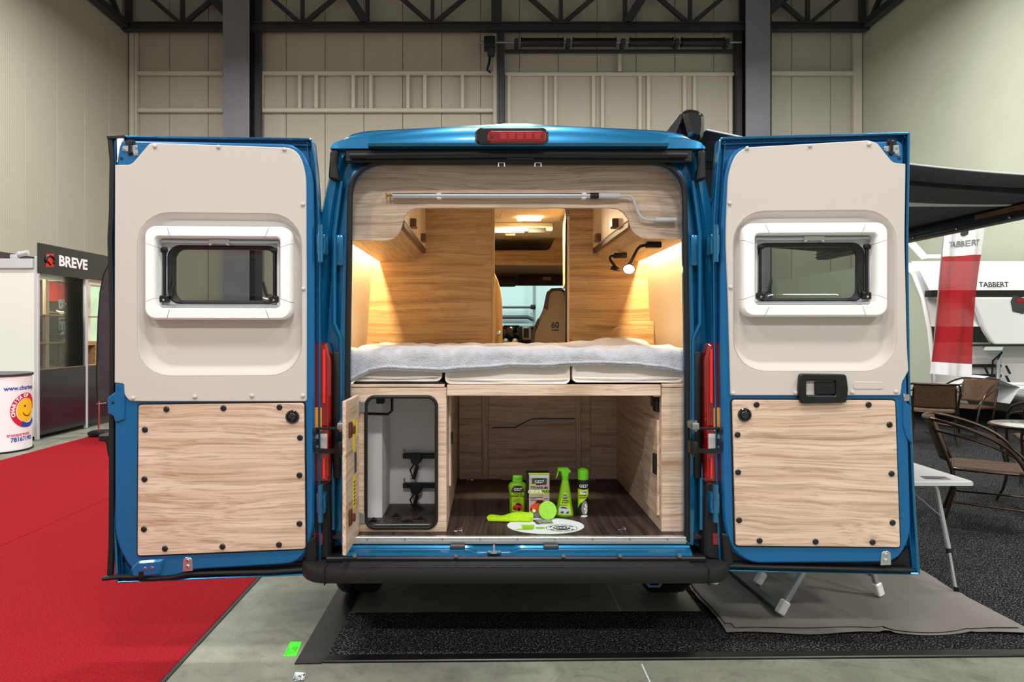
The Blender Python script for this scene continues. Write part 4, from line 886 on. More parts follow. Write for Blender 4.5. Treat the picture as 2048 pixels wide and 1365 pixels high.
# blanket: top sheet that hangs over the front
xa, xb = C-.808, C+.812
def blan(u, v_):
    x = xa+u*(xb-xa); top = 1.402
    px = 697+u*670; T_ = ((697, 769), (708, 763), (722, 754), (745, 745), (775, 741), (830, 744), (880, 746), (930, 742), (980, 740), (1020, 736), (1080, 737), (1143, 733), (1200, 732), (1260, 734), (1310, 739), (1367, 749))
    for (p0, h0), (p1, h1) in zip(T_, T_[1:]):
        if p0 <= px <= p1+1e-6: k_ = (px-p0)/(p1-p0); k_ = k_*k_*(3-2*k_); bpx = h0+(h1-h0)*k_
    hang = 1.402-.028-(H-(bpx-CY)/F*(3.27))
    d = v_*1.12
    r = .028
    rip = .006*math.sin(x*17+d*11)+.004*math.sin(x*31-d*9)+.004*math.sin(d*23+x*5)
    bulge = .035*math.exp(-((u-.93)/.06)**2)*math.exp(-((v_-.86)/.16)**2)+.03*math.exp(-((u-.84)/.10)**2)*math.exp(-((v_-.7)/.3)**2)
    y0 = Yb-.012
    if d < hang: z = top-r-(hang-d); y = y0-.004*math.sin(x*25)*(hang-d)/.08; return Vector((x, y+rip*.5, z))
    e = d-hang
    if e < r*1.57: t = e/r; return Vector((x, y0+r*(1-math.cos(t)), top-r+r*math.sin(t)+rip*.4))
    f = e-r*1.57
    fmax = max(1e-3, 1.12-hang-r*1.57)
    return Vector((x, y0+r+(Ys-.012-(y0+r))*f/fmax, top+rip+bulge))
ob = O('blanket', MB().grid(blan, 110, 80), m_fleece, label='crumpled light grey fleece blanket spread over the bed', cat='blanket', angle=80)
md = ob.modifiers.new('thick', 'SOLIDIFY'); md.thickness = .009; md.offset = 1
ob2 = O('blanket_hem', MB().tube([blan(k/80, .012)+Vector((0, -.006, .004)) for k in range(81)], .009, 6), m_fleece, label='rolled hem along the blanket front', angle=80)
ob2.parent = ob; ob2.location = ORG[ob2]-ORG[ob]
# slatted base boards
Yw = 3.27
O('bed_board', MB().box(C-.81, at(889, 0, Yw).x, Yw, 4.33, at(0, 775, Yw).z, at(0, 769, Yw).z, .002, 1), m_woodX, label='thin pale wooden bed board over the locker', cat='board')
O('bed_strip', MB().box(at(706, 0, Yw).x, at(886, 0, Yw).x, Yw+.012, 4.3, at(0, 768.6, Yw).z, 1.2495, .001, 1), m_black, label='black mesh strip between mattress and bed board', cat='strip')
O('bed_rail', MB().box(at(894, 0, Yw).x, at(1321, 0, Yw).x, Yw-.006, Yw+.03, at(0, 792, Yw).z, at(0, 770, Yw).z, .002, 1), m_woodX, label='pale wooden bed rail spanning the garage opening', cat='rail')
O('plywood_panel', MB().box(at(894, 0, Yw).x, at(1366, 0, Yw).x, Yw+.031, 4.33, 1.205, 1.226), m_woodX, label='wooden bed base panel over the rear garage', cat='board')
O('bed_board', MB().box(at(1324, 0, Yw).x, C+.81, Yw, Yw+.03, at(0, 775, Yw).z, at(0, 768.5, Yw).z, .002, 1), m_woodX, label='short pale wooden bed board end over the garage side cabinet', cat='board')
# ------------------------------------------------------------------ left locker with hatch
Yk = 3.272
kz = lambda px, py: at(px, py, Yk).xz.to_tuple()
lk = T('gas_locker', 'wooden locker with white inside and open hatch under the bed', 'locker', (at(795, 0, Yk).x, 3.6, .53))
ho = rrect(*kz(732, 1056), *kz(873, 794), .045, 6)
xl0, xl1 = C-.815, kz(893, 0)[0]
zl1 = kz(0, 776)[1]
O('front_panel', MB().prism([(xl0, .531), (xl1, .531), (xl1, zl1), (xl0, zl1)], Yk+.016, Yk, XZ, holes=[ho], cham=.001), m_woodX, lk)
O('hatch_seal', MB().tube([Vector((a, Yk-.003, b)) for a, b in ho], .0085, 8, closed=True), m_rubber, lk)
O('hatch_sill', MB().tube([Vector((kz(745, 0)[0], Yk+.012, kz(0, 1051)[1])), Vector((kz(862, 0)[0], Yk+.012, kz(0, 1051)[1]))], .004, 6), m_chrome, lk)
O('side_panel', MB().box(xl1-.016, xl1, Yk+.016, YP-.01, .531, zl1, .001, 1), m_woodY, lk)
O('white_lining', MB().box(xl0+.0, xl1-.017, 3.78, 3.79, .532, zl1-.01).box(xl0-.05, xl0-.04, 3.29, 3.79, .532, zl1-.01).box(xl1-.024, xl1-.017, 3.29, 3.78, .532, zl1-.01).box(xl0-.05, xl1-.017, 3.29, 3.79, zl1-.012, zl1-.002), m_lwhite, lk)
O('inner_box', MB().box(xl0-.039, at(770, 0, 3.6).x, 3.5, 3.78, .532, zl1-.014, .004, 1), m_lwhite, lk)
O('inner_floor', MB().box(xl0-.039, xl1-.025, 3.29, 3.78, .5305, .536), m_darkfloor, lk)
p = at(775, 812, 3.45)
O('gas_hose', MB().tube([at(736, 828, 3.45), at(776, 829, 3.45), at(784, 822, 3.45), at(784, 797, 3.45)], .007, 8), m_black, lk)
O('hose_box', MB().box(at(753, 0, 3.45).x, at(768, 0, 3.45).x, 3.44, 3.5, at(0, 808, 3.45).z, at(0, 794, 3.45).z, .003, 1), m_black, lk)
for py in (912, 971):
    z = at(0, py, 3.76).z; x0 = at(806, 0, 3.76).x
    hb = O('bottle_holder', MB().box(x0, xl1-.03, 3.745, 3.775, z-.014, z+.014, .004, 1), m_black, lk)
    O('holder_lug', MB().tube([(x0+.008, 3.75, z+.014), (x0+.008, 3.75, z+.04)], .005, 6), m_steel, hb)
    xm = at(833, 0, 3.76).x
    O('buckle', MB().prism(rounded([(xm-.035, z+.02), (xm+.03, z+.02), (xm+.035, z-.02), (xm+.005, z-.05), (xm-.025, z-.035)], .008, 3), 3.745, 3.72, XZ, cham=.005), m_black, hb)
    O('loose_strap', MB().tube([(xm-.01, 3.73, z-.04), (xm-.03, 3.72, z-.07), (xm-.02, 3.715, z-.10), (xm+.0, 3.715, z-.115)], [.004, .005, .004, .002], 6).bar((xm+.01, 3.72, z-.045), (xm-.012, 3.712, z-.12), .004, .02), m_black, hb)
for px, py, dx in ((790, 1030, 0), (812, 1040, 1), (838, 1036, 2), (838, 1012, 3), (745, 1040, 4)):
    yy = .964*F/(py+6-CY); xx = (px-CX)/F*yy
    O('floor_bracket', MB().prism(rounded([(xx-.024, .536), (xx+.024, .536), (xx+.020, .548), (xx+.004, .552 if dx % 2 else .562), (xx-.014, .546)], .004, 2), yy-.012, yy+.02, XZ, cham=.003).box(xx-.032, xx+.032, yy-.02, yy+.03, .536, .541, .002, 1), m_black, lk)
O('red_tag', MB().box(xl1-.03, xl1-.026, 3.55, 3.6, at(0, 1020, 3.57).z, at(0, 1005, 3.57).z), M_('tag_red', (205, 30, 45), .5), lk)
O('floral_cloth', MB().prism(rounded([(3.40, .91), (3.46, 1.03), (3.44, 1.06), (3.47, 1.13), (3.40, 1.16), (3.36, 1.02)], .02, 3), xl1-.05, xl1-.026, YZ, cham=.008), M_('floral_cloth', (170, 60, 110), .9, nscale=60, namt=.8), lk)
# hatch door swung towards us
xd_ = at(718, 0, 3.262).x; yh, yn = 3.262, 2.965
zd0, zd1 = at(0, 1112, yn).z, at(0, 803, yn).z
hd_ = O('hatch_door', MB().box(xd_-.016, xd_, yn, yh, zd0, zd1, .002, 1), m_woodY, lk)
for z in (zd1-.06, zd0+.08): O('hatch_hinge', MB().box(xd_, xd_+.028, yh+.0, yh+.008, z-.025, z+.025, .001, 1).tube([(xd_+.003, yh-.003, z-.028), (xd_+.003, yh-.003, z+.028)], .005, 8), m_steel, lk)
for f in (.80, .22):
    z = zd0+(zd1-zd0)*f
    O('latch_knob', MB().box(xd_, xd_+.012, yn+.05, yn+.085, z-.035, z+.035, .004).box(xd_+.010, xd_+.028, yn+.058, yn+.078, z-.018, z+.018, .004), M_('brown_latch', (92, 48, 28), .4) if f == .80 else bpy.data.materials['brown_latch'], hd_)
    O('lock_button', MB().lathe([(.010, 0), (.012, -.008), (.006, -.016)], (xd_-.016, yn+.068, z), 12, 'X'), m_brass, hd_)
for y0_, y1_, z0_, z1_, m__ in ((3.12, 3.165, .80, .94, m_yellow), (3.105, 3.12, .90, .925, bpy.data.materials['tag_red']), (3.15, 3.20, .70, .79, m_dgrey), (3.12, 3.18, .47+.08, .69, m_yellow), (3.19, 3.225, .86, .93, m_yellow)):
    O('sticker', MB().box(xd_, xd_+.001, y0_, y1_, zd0+.16+(z0_-.55)*1.05, zd0+.16+(z1_-.55)*1.05), m__, hd_)
for k in range(7): O('sticker_print', MB().box(xd_+.001, xd_+.0016, 3.13, 3.17, zd0+.175+.017*k, zd0+.181+.017*k), m_ink, hd_)
# ------------------------------------------------------------------ garage walls
gz = lambda px, py, y: at(px, py, y)
gb = T('garage_wall', 'shaded wooden back wall of the rear garage with upright battens', 'panel', (.35, YP-.03, .53))
for a, b in ((-.19, -.002), (.0, .66), (.662, 1.06)): O('panel', MB().box(a, b, YP-.03, YP-.014, .531, 1.2, .001, 1), m_woodX, gb)
for px in (969, 1155): X = at(px, 0, YP).x; O('batten', MB().box(X-.014, X+.014, YP-.048, YP-.03, .56, 1.2, .002, 1), m_woodZ, gb)
O('skirting', MB().box(at(1003, 0, YP).x, at(1120, 0, YP).x, YP-.055, YP-.03, .531, .556, .002, 1), m_warmlitX, gb)
O('cable', MB().tube([at(985, 856, YP-.04), at(1030, 856, YP-.04), at(1050, 845, YP-.04), at(1066, 838, YP-.04), at(1150, 838, YP-.04)], .003, 6), m_ink, gb)
gc = T('garage_cabinet', 'wooden side cabinet of the rear garage with socket and small door', 'cabinet', (at(1345, 0, Yk).x, 3.8, .53))
xg0, xg1 = kz(1323, 0)[0], C+.82
O('front_panel', MB().box(xg0, xg1, Yk, Yk+.016, .531, zl1, .001, 1), m_woodX, gc)
O('side_panel', MB().box(xg0, xg0+.016, Yk+.016, YP-.032, .531, 1.2, .001, 1), m_woodY, gc)
gd = O('small_door', MB().box(xg0-.014, xg0-.001, 3.30, 3.58, .60, 1.06, .002, 1), m_woodY, gc)
O('door_latch', MB().box(xg0-.03, xg0-.014, 3.30, 3.33, .80, .90, .003, 1), m_black, gd)
O('power_socket', MB().box(xg0-.02, xg0-.001, 3.31, 3.37, 1.10, 1.17, .005), m_black, gc)
O('socket_cover', MB().box(xg0-.012, xg0-.001, 3.385, 3.45, 1.115, 1.17, .005), m_dgrey, gc)
O('cleat', MB().box(xg0-.03, xg0-.001, 3.30, 3.34, 1.175, 1.204, .002, 1), m_woodX, gc)
lc = O('left_cleat', MB().box(xl1+.001, xl1+.014, 3.40, 3.46, .72, 1.18, .002, 1), m_woodZ, lk)
O('side_latch', MB().box(xl1+.014, xl1+.024, 3.40, 3.425, .93, .99, .003, 1), m_black, lk)
for px, py, lab in ((917, 1063, 'chrome lashing ring beside the locker at the sill'), (1243, 1060, 'chrome lashing ring beside the small garage door'), (940, 962, 'chrome lashing ring in the back garage corner by the locker'), (1183, 962, 'chrome lashing ring behind the aerosol can at the back wall')):
    X, Y = gnd(px, py, .53)
    lr = T('lashing_ring', lab, 'ring', (X, Y, .53))
    O('plate', MB().box(X-.022, X-.004, Y-.012, Y+.012, .53, .535, .002, 1).box(X+.008, X+.022, Y-.012, Y+.012, .53, .535, .002, 1), m_chrome, lr)
    O('loop', MB().tube([(X-.006, Y-.012, .535), (X+.004, Y-.016, .537), (X+.018, Y-.01, .54), (X+.018, Y+.01, .54), (X+.004, Y+.014, .537)], .0035, 6), m_chrome, lr)
# ------------------------------------------------------------------ reading lamps on the right cabinet
def lamp(px0, py0, Y, head, mid, lab, lit):
    b = at(px0, py0, Y); b.z = 1.944
    rl = T('reading_lamp', lab, 'lamp', b)
    O('mount', MB().box(b.x-.02, b.x+.055, Y-.02, Y+.02, 1.915, 1.944, .004), m_black, rl)
    h = at(*head, Y-.05); m1 = at(*mid, Y-.02); s0 = Vector((b.x-.018, Y, 1.928))
    O('gooseneck', MB().tube(bez([s0, s0+Vector((-.05, 0, -.0)), m1, h+Vector((0, .01, .015))], 12), .008, 8), m_black, rl)
    sh_ = MB().lathe([(.006, .014), (.022, .008), (.030, -.002), (.031, -.008)], (0, 0, 0), 18)
    le_ = MB().lathe([(.027, -.0085), (.026, -.0095)], (0, 0, 0), 18)
    Mr = Matrix.Translation(h) @ Matrix.Rotation(math.radians(-50 if lit else 15), 4, 'X') @ Matrix.Rotation(math.radians(10), 4, 'Y')
    for m_ in (sh_, le_): m_.v = [Mr @ v for v in m_.v]
    O('lamp_head', sh_, m_black, rl); O('lamp_glass', le_, m_ledspot if lit else m_dgrey, rl)
lamp(1300, 484, 3.46, (1258, 537), (1276, 500), 'lit black gooseneck reading lamp under the overhead cabinet', True)
lamp(1234, 520, 3.95, (1230, 537), (1226, 527), 'unlit black gooseneck reading lamp under the overhead cabinet', False)
# ================================================================== car care products on the garage floor
ZF = .53
def foot(px, py): return gnd(px, py, ZF)
# oval floor sticker
ox, oy = (.094+.47)/2, 3.375
ov = T('oval_sticker', 'white oval floor sticker with round stamp print before the products', 'sticker', (ox, oy, ZF))
el = [(ox+.19*math.cos(t), oy+.138*math.sin(t)) for t in [2*math.pi*k/48 for k in range(48)]]
O('sheet', MB().prism(el, ZF, ZF+.0015, XY), m_paper, ov)
zt_ = ZF+.002
sxx, syy = ox+.075, oy-.045
def ringp(r0, r1, z):
    m = MB(); n = 36
    m.loft([[Vector((sxx+r*math.cos(2*math.pi*k/n), syy+r*.8*math.sin(2*math.pi*k/n), z)) for k in range(n)] for r in (r0, r1)]); return m
O('stamp_ring', ringp(.074, .077, zt_), m_ink, ov, recalc=False)
O('stamp_badge', ringp(.001, .042, zt_), m_ink, ov, recalc=False)
mm = MB()
for a0, a1, n in ((168, 12, 24), (-160, -20, 22)):
    for i in range(n):
        if i % 6 == 5: continue
        a = math.radians(a0+(a1-a0)*(i+.5)/n); c_, s_ = math.cos(a), math.sin(a)
        mm.raw([Vector((sxx+c_*r-s_*d, syy+(s_*r+c_*d)*.8, zt_)) for r, d in ((.054, -.003), (.065, -.003), (.065, .002), (.054, .003))], [(0, 1, 2, 3)])
O('stamp_marks', mm, m_ink, ov, recalc=False, kind='stuff')
O('badge_lettering', MB().text('GS27', .034, lambda a, b: Vector((sxx+a, syy+b*.8, zt_+.0008)), .0008), m_white, ov, recalc=False)
O('printed_pot', MB().prism(rounded([(ox-.115, oy-.055), (ox-.06, oy-.055), (ox-.055, oy+.01), (ox-.12, oy+.01)], .008, 3), zt_, zt_+.0003, XY).prism(rounded([(ox-.16, oy-.075), (ox-.07, oy-.075), (ox-.06, oy-.05), (ox-.13, oy-.055)], .008, 3), zt_, zt_+.0003, XY), m_lime, ov)
O('printed_pad', MB().prism([(ox-.03+.025*math.cos(t), oy-.045+.016*math.sin(t)) for t in [2*math.pi*k/20 for k in range(20)]], zt_, zt_+.0003, XY), M_('leaf_green_print', (120, 176, 50), .5), ov)
O('printed_box', MB().prism([(ox-.05, oy+.10), (ox+.04, oy+.115), (ox+.042, oy+.03), (ox-.04, oy+.015)], zt_, zt_+.0003, XY), m_greyprint, ov)
O('printed_box_side', MB().prism([(ox-.06, oy+.09), (ox-.05, oy+.10), (ox-.022, oy+.018), (ox-.04, oy+.015)], zt_+.0003, zt_+.0006, XY).prism([(ox-.02, oy+.04), (ox+.035, oy+.045), (ox+.035, oy+.055), (ox-.02, oy+.05)], zt_+.0003, zt_+.0006, XY), m_dgrey, ov)

def badge(m_fn, cx, cz, wd, parent, back=m_ink):
    """dark round badge with GS27 lettering; m_fn(x,z,lift) -> point on the surface"""
    O('badge', MB().prism([(cx+wd*.5*math.cos(t), cz+wd*.33*math.sin(t)) for t in [2*math.pi*k/20 for k in range(20)]], 0, .0006, m_fn), back, parent)
    O('badge_lettering', MB().text('GS27', wd*.42, lambda a, b: m_fn(cx+a, cz+b, .0012), .0003), m_white, parent, recalc=False)
def flat(X, Y, Z): return lambda a, b, n: Vector((X+a, Y-n, Z+b))
def lines(fn, rows, h, parent, mat):
    m = MB()
    for a0, a1, z in rows: m.prism([(a0, z), (a1, z+.002), (a1-.003, z+h), (a0, z+h-.002)], 0, .0007, fn)
    O('small_print', m, mat, parent)
def car_print(fn, s, ox_, oz_, parent):
    P = lambda pts: [(ox_+x*s, oz_+y*s) for x, y in pts]
    O('printed_car', MB().prism(P([(0, .15), (.04, .42), (.28, .58), (.40, .75), (.75, .72), (1, .45), (1, .08), (.7, 0), (.3, .02)]), 0, .0007, fn), m_carred, parent)
    O('printed_car_glass', MB().prism(P([(.32, .57), (.42, .70), (.72, .68), (.86, .52)]), .0007, .0012, fn).prism(P([(.05, .16), (.3, .08), (.32, .2), (.06, .28)]), .0007, .0012, fn).prism([(ox_+s*(.62+.13*math.cos(t)), oz_+s*(.14+.17*math.sin(t))) for t in [2*math.pi*k/14 for k in range(14)]], .0007, .0012, fn), m_ink, parent)

# --- bottle with flip cap
X, Y = foot(1035, 1026); Y += .02; X = (1035-CX)/F*Y
bt = T('wax_bottle', 'lime green bottle with flip cap and red car on its label', 'bottle', (X, Y, ZF))
hs = .195
def ovr(w_, d_, z, p=2.6): return [Vector((X+w_*math.copysign(abs(math.cos(t))**(2/p), math.cos(t)), Y+d_*math.copysign(abs(math.sin(t))**(2/p), math.sin(t)), z)) for t in [2*math.pi*k/28 for k in range(28)]]
O('body', MB().loft([ovr(w_, d_, ZF+z) for w_, d_, z in ((.040, .022, 0), (.044, .026, .004), (.043, .025, .06), (.042, .025, .09), (.048, .027, .125), (.049, .027, .138), (.044, .025, .150), (.034, .021, .157), (.026, .018, .158))], True, True, True), m_lime, bt, angle=60)
O('cap', MB().loft([ovr(w_, d_, ZF+z, 4) for w_, d_, z in ((.027, .018, .157), (.028, .019, .160), (.027, .018, .178), (.026, .017, .192), (.022, .014, .195))], True, True, True), m_limecap, bt, angle=60)
O('cap_lip', MB().box(X-.014, X+.014, Y-.021, Y-.014, ZF+.178, ZF+.184, .002, 1), m_lime, bt)
fn = flat(X, Y-.0275, ZF)
O('label_panel', MB().prism(rounded([(-.031, .008), (.031, .008), (.031, .09), (.036, .12), (.028, .142), (-.028, .142), (-.036, .12), (-.031, .09)], .008, 3), 0, .0006, fn), m_limeprint, bt)
O('label_head', MB().prism(rounded([(-.035, .108), (.035, .108), (.034, .125), (.022, .143), (-.022, .143), (-.034, .125)], .006, 3), .0006, .0012, fn), m_dgrey, bt)
badge(lambda a, b, n: fn(a, b, n+.0012), 0, .125, .046, bt)
O('label_name', MB().text('TITANIUM', .010, lambda a, b: fn(a, b+.1005, .001), .0003).text('CERAMIC WAX', .0115, lambda a, b: fn(a*.95, b+.089, .001), .0005), m_ink, bt, recalc=False)
lines(fn, [(-.028, .012, .071), (-.026, .02, .064), (-.028, .008, .057)], .004, bt, m_dgrey)
car_print(fn, .056, -.028, .012, bt)
# --- wax tin box
X, Y = foot(1077, 1038); Y += .02; X = (1077-CX)/F*Y
bx = T('wax_box', 'grey and rose boxed wax pack printed TITANIUM CERAMIC WAX', 'box', (X, Y, ZF))
O('carton', MB().box(X-.060, X+.056, Y-.002, Y+.055, ZF, ZF+.232, .002, 1), m_ink, bx)
O('front_sheet', MB().box(X-.049, X+.056, Y-.0035, Y-.002, ZF+.002, ZF+.222), m_pink, bx)
fn = flat(X+.0035, Y-.004, ZF)
O('tin_lid_print', MB().prism(rrect(-.05, .205, .05, .222, .004, 2), 0, .0006, fn), m_lgrey, bx)
O('top_band', MB().prism([(-.055, .224), (.052, .224), (.052, .231), (-.055, .231)], -.002, .0006, fn), m_limeprint, bx)
O('badge_plate', MB().prism(rounded([(-.036, .170), (.038, .170), (.040, .205), (-.038, .205)], .006, 3), 0, .0005, fn), m_dgrey, bx)
badge(lambda a, b, n: fn(a, b, n+.0008), .0, .186, .052, bx)
O('lime_flash', MB().prism([(-.052, .160), (-.018, .170), (-.018, .178), (-.052, .168)], .0006, .0012, fn).prism([(-.052, .122), (.052, .126), (.052, .146), (-.052, .142)], 0, .0005, fn), m_limeprint, bx)
O('product_name', MB().text('TITANIUM', .0165, lambda a, b: fn(a, b+.1545, .001), .0004, 1.15), m_ink, bx, recalc=False)
O('product_title', MB().text('CERAMIC', .022, lambda a, b: fn(a-.017, b+.134, .001), .0008, .88), m_white, bx, recalc=False)
O('product_title', MB().text('WAX', .022, lambda a, b: fn(a+.034, b+.135, .001), .0008, .82), m_ink, bx, recalc=False)
O('star_row', MB().text('*****', .016, lambda a, b: fn(a+.004, b+.113, .001), .0003), M_('gold_print', (214, 160, 40), .4), bx, recalc=False)
lines(fn, [(-.046, .02, .102), (-.046, -.014, .095), (-.046, .022, .087), (.024, .048, .096)], .005, bx, m_dgrey)
car_print(fn, .095, -.05, .022, bx)
O('lower_print', MB().prism([(-.049, .0), (.049, .0), (.049, .026), (-.049, .03)], 0, .0005, fn), m_greyprint, bx)
for k, c_ in enumerate(((220, 60, 40), (240, 170, 30), (80, 170, 60), (40, 110, 190))):
    O('colour_wheel', MB().prism([(-.026+r*math.cos(t), .036+r*math.sin(t)) for r, ts in ((.013, range(0, 7)), (.008, range(6, -1, -1))) for t in [math.pi/2*(k+i/6) for i in ts]], .0012, .0016, fn), M_('wheel_print_%d' % k, c_, .4), bx)
O('wheel_centre', MB().prism([(-.026+.0078*math.cos(t), .036+.0078*math.sin(t)) for t in [2*math.pi*k/14 for k in range(14)]], .0012, .0016, fn), m_white, bx)
# --- round foam pad leaning on the box
Xp, Yp_ = foot(1095, 1038); Yp_ -= .006; Xp = (1095-CX)/F*Yp_
pr_ = MB().lathe([(.0, 0), (.044, 0), (.0465, .004), (.0465, .018), (.044, .022), (.0, .022)], (0, 0, 0), 32, 'Y')
Mr = Matrix.Translation((Xp, Yp_-.016, ZF+.0465)) @ Matrix.Rotation(math.radians(-8), 4, 'X'); pr_.v = [Mr @ v for v in pr_.v]
O('foam_pad', pr_, m_sponge, label='round green foam pad leaning on the wax box', cat='sponge', angle=50)
# --- trigger spray bottle
X, Y = foot(1129, 1034); Y += .015; X = (1129-CX)/F*Y
sb = T('spray_bottle', 'lime green trigger spray bottle with silver car on its label', 'spray bottle', (X, Y, ZF))
def ov2(w_, d_, z, dx=0): return [Vector((X+dx+w_*math.copysign(abs(math.cos(t))**.75, math.cos(t)), Y+d_*math.copysign(abs(math.sin(t))**.75, math.sin(t)), ZF+z)) for t in [2*math.pi*k/28 for k in range(28)]]
O('body', MB().loft([ov2(w_, d_, z, dx) for w_, d_, z, dx in ((.044, .025, 0, 0), (.0475, .028, .004, 0), (.047, .028, .012, 0), (.038, .026, .07, 0), (.030, .023, .12, .002), (.022, .020, .165, .003), (.018, .017, .182, .003), (.016, .015, .192, .003))], True, True, True), m_lime, sb, angle=60)
O('neck', MB().lathe([(.017, .188), (.018, .192), (.018, .205), (.015, .209)], (X+.003, Y, ZF), 18), m_limecap, sb)
O('trigger_head', MB().prism(rounded([(-.014, .205), (.02, .205), (.021, .222), (.034, .231), (.030, .238), (.017, .252), (-.036, .250), (-.038, .236), (-.02, .232)], .004, 3), Y+.013, Y-.013, lambda a, b, n: Vector((X+a, n, ZF+b)), cham=.004), m_limecap, sb)
O('trigger', MB().prism(rounded([(-.028, .236), (-.036, .236), (-.042, .210), (-.047, .197), (-.043, .195), (-.034, .212)], .003, 2), Y+.006, Y-.006, lambda a, b, n: Vector((X+a, n, ZF+b)), cham=.002), m_lime, sb)
fn = lambda a, b, n: Vector((X+a+.002*b/.12, Y-.0292+.040*max(0, b-.012)*.82/1-.00-n-.0, ZF+b))
fn = lambda a, b, n: Vector((X+a, Y-.0275+.0052*b/.12-.0015-n, ZF+b))
O('label_panel', MB().prism(rounded([(-.036, .012), (.034, .012), (.018, .11), (.008, .128), (-.008, .128), (-.018, .11)], .006, 3), 0, .0006, fn), m_limeprint, sb)
badge(lambda a, b, n: fn(a, b, n+.0008), 0, .106, .034, sb)
O('label_name', MB().text('WASH', .011, lambda a, b: fn(a+.002, b+.086, .001), .0006).text('& WAX', .011, lambda a, b: fn(a+.002, b+.076, .001), .0006), m_ink, sb, recalc=False)
lines(fn, [(-.028, .01, .066), (-.028, .014, .059)], .004, sb, m_dgrey)
P = lambda pts: [(-.034+x*.062, .014+y*.045) for x, y in pts]
O('printed_car', MB().prism(P([(0, .2), (.02, .75), (.25, 1), (.6, .95), (.95, .6), (1, .1), (.5, 0)]), .0006, .0012, fn), m_lgrey, sb)
O('printed_car_glass', MB().prism(P([(.12, .75), (.3, .92), (.6, .86), (.8, .66)]), .0012, .0016, fn).prism(P([(.1, .25), (.35, .12), (.5, .3), (.3, .42)]), .0012, .0016, fn).prism(P([(.6, .1), (.85, .15), (.9, .4), (.7, .35)]), .0012, .0016, fn), m_dgrey, sb)
# --- aerosol can
X, Y = foot(1166, 1037); Y += .022; X = (1166-CX)/F*Y
ca = T('aerosol_can', 'black and lime aerosol can with green cap and tyre print', 'can', (X, Y, ZF))
O('body', MB().lathe([(.022, 0), (.0275, .002), (.028, .006), (.028, .190), (.026, .197), (.022, .200)], (X, Y, ZF), 32), m_ink, ca)
O('base_rim', MB().lathe([(.0275, .0005), (.0287, .001), (.0287, .007), (.028, .0075)], (X, Y, ZF), 32), m_chrome, ca)
O('cap', MB().lathe([(.0275, .196), (.0285, .199), (.028, .24), (.026, .247), (.016, .250), (.015, .246)], (X, Y, ZF), 32), m_limecap, ca, angle=45)
def cyl(a, b, n): t = a/.028; return Vector((X+(.0282+n)*math.sin(t), Y-(.0282+n)*math.cos(t), ZF+b))
def cprism(pts, n, m=None):
    """fine polygon wrapped round the can"""
    m = m or MB(); dense = []
    for i in range(len(pts)):
        p, q = Vector(pts[i]), Vector(pts[(i+1) % len(pts)]); k = max(1, int((q-p).length/.006))
        dense += [tuple(p.lerp(q, j/k)) for j in range(k)]
    # strips in x so that the sheet follows the curve
    xs_ = [p[0] for p in dense]; lo_, hi_ = min(xs_), max(xs_); nn = max(3, int((hi_-lo_)/.004))
    def span(x):
        ys = []
        for i in range(len(pts)):
            (ax, ay), (bx_, by) = pts[i], pts[(i+1) % len(pts)]
            if (ax-x)*(bx_-x) <= 0 and abs(ax-bx_) > 1e-9: ys.append(ay+(by-ay)*(x-ax)/(bx_-ax))
        return (min(ys), max(ys)) if ys else (0, 0)
    cols = [(lo_+(hi_-lo_)*(1e-4+.9998*i/nn)) for i in range(nn+1)]
    for a, b in zip(cols, cols[1:]):
        s0, s1 = span(a), span(b); m.raw([cyl(a, s0[0], n), cyl(b, s1[0], n), cyl(b, s1[1], n), cyl(a, s0[1], n)], [(0, 1, 2, 3)])
    return m
O('label_wrap', cprism([(-.036, .055), (-.018, .075), (.036, .12), (.036, .15), (-.036, .15)], .0003), m_limeprint, ca, recalc=False)
O('green_wedge', cprism([(-.036, .045), (-.02, .07), (-.036, .085)], .0006), m_limecap, ca, recalc=False)
O('badge', cprism([(.024*math.cos(t), .165+.018*math.sin(t)) for t in [2*math.pi*k/20 for k in range(20)]], .0006), m_ink, ca, recalc=False)
O('badge_lettering', MB().text('GS27', .022, lambda a, b: cyl(a, b+.165, .0012), .0003), m_white, ca, recalc=False)
O('name_plate', cprism([(-.018, .126), (.02, .126), (.02, .143), (-.018, .143)], .0006), m_white, ca, recalc=False)
O('label_name', MB().text('TYRE', .012, lambda a, b: cyl(a+.001, b+.135, .0012), .0006), m_ink, ca, recalc=False)
O('small_print', cprism([(-.026, .112), (.016, .116), (.013, .121), (-.026, .117)], .0008, cprism([(-.026, .101), (.018, .105), (.015, .110), (-.026, .106)], .0008)), m_dgrey, ca, recalc=False)
O('printed_tyre', cprism([(.006+.018*math.cos(t), .052+.038*math.sin(t)) for t in [2*math.pi*k/20 for k in range(20)]], .0009), m_greyprint, ca, recalc=False)
O('printed_rim', cprism([(.011+.010*math.cos(t), .050+.026*math.sin(t)) for t in [2*math.pi*k/20 for k in range(20)]], .0013), m_white, ca, recalc=False)
mm = MB()
for k in range(5): t = 2*math.pi*k/5; cprism([(.011+.002*math.cos(t+1.6), .05+.004*math.sin(t+1.6)), (.011+.009*math.cos(t+.2), .05+.023*math.sin(t+.2)), (.011+.009*math.cos(t-.2), .05+.023*math.sin(t-.2))], .0016, mm)
O('printed_spokes', mm, m_dgrey, ca, recalc=False)
O('foot_print', cprism([(.004+.02*math.cos(t), .012+.005*math.sin(t)) for t in [2*math.pi*k/16 for k in range(16)]], .0009), m_white, ca, recalc=False)
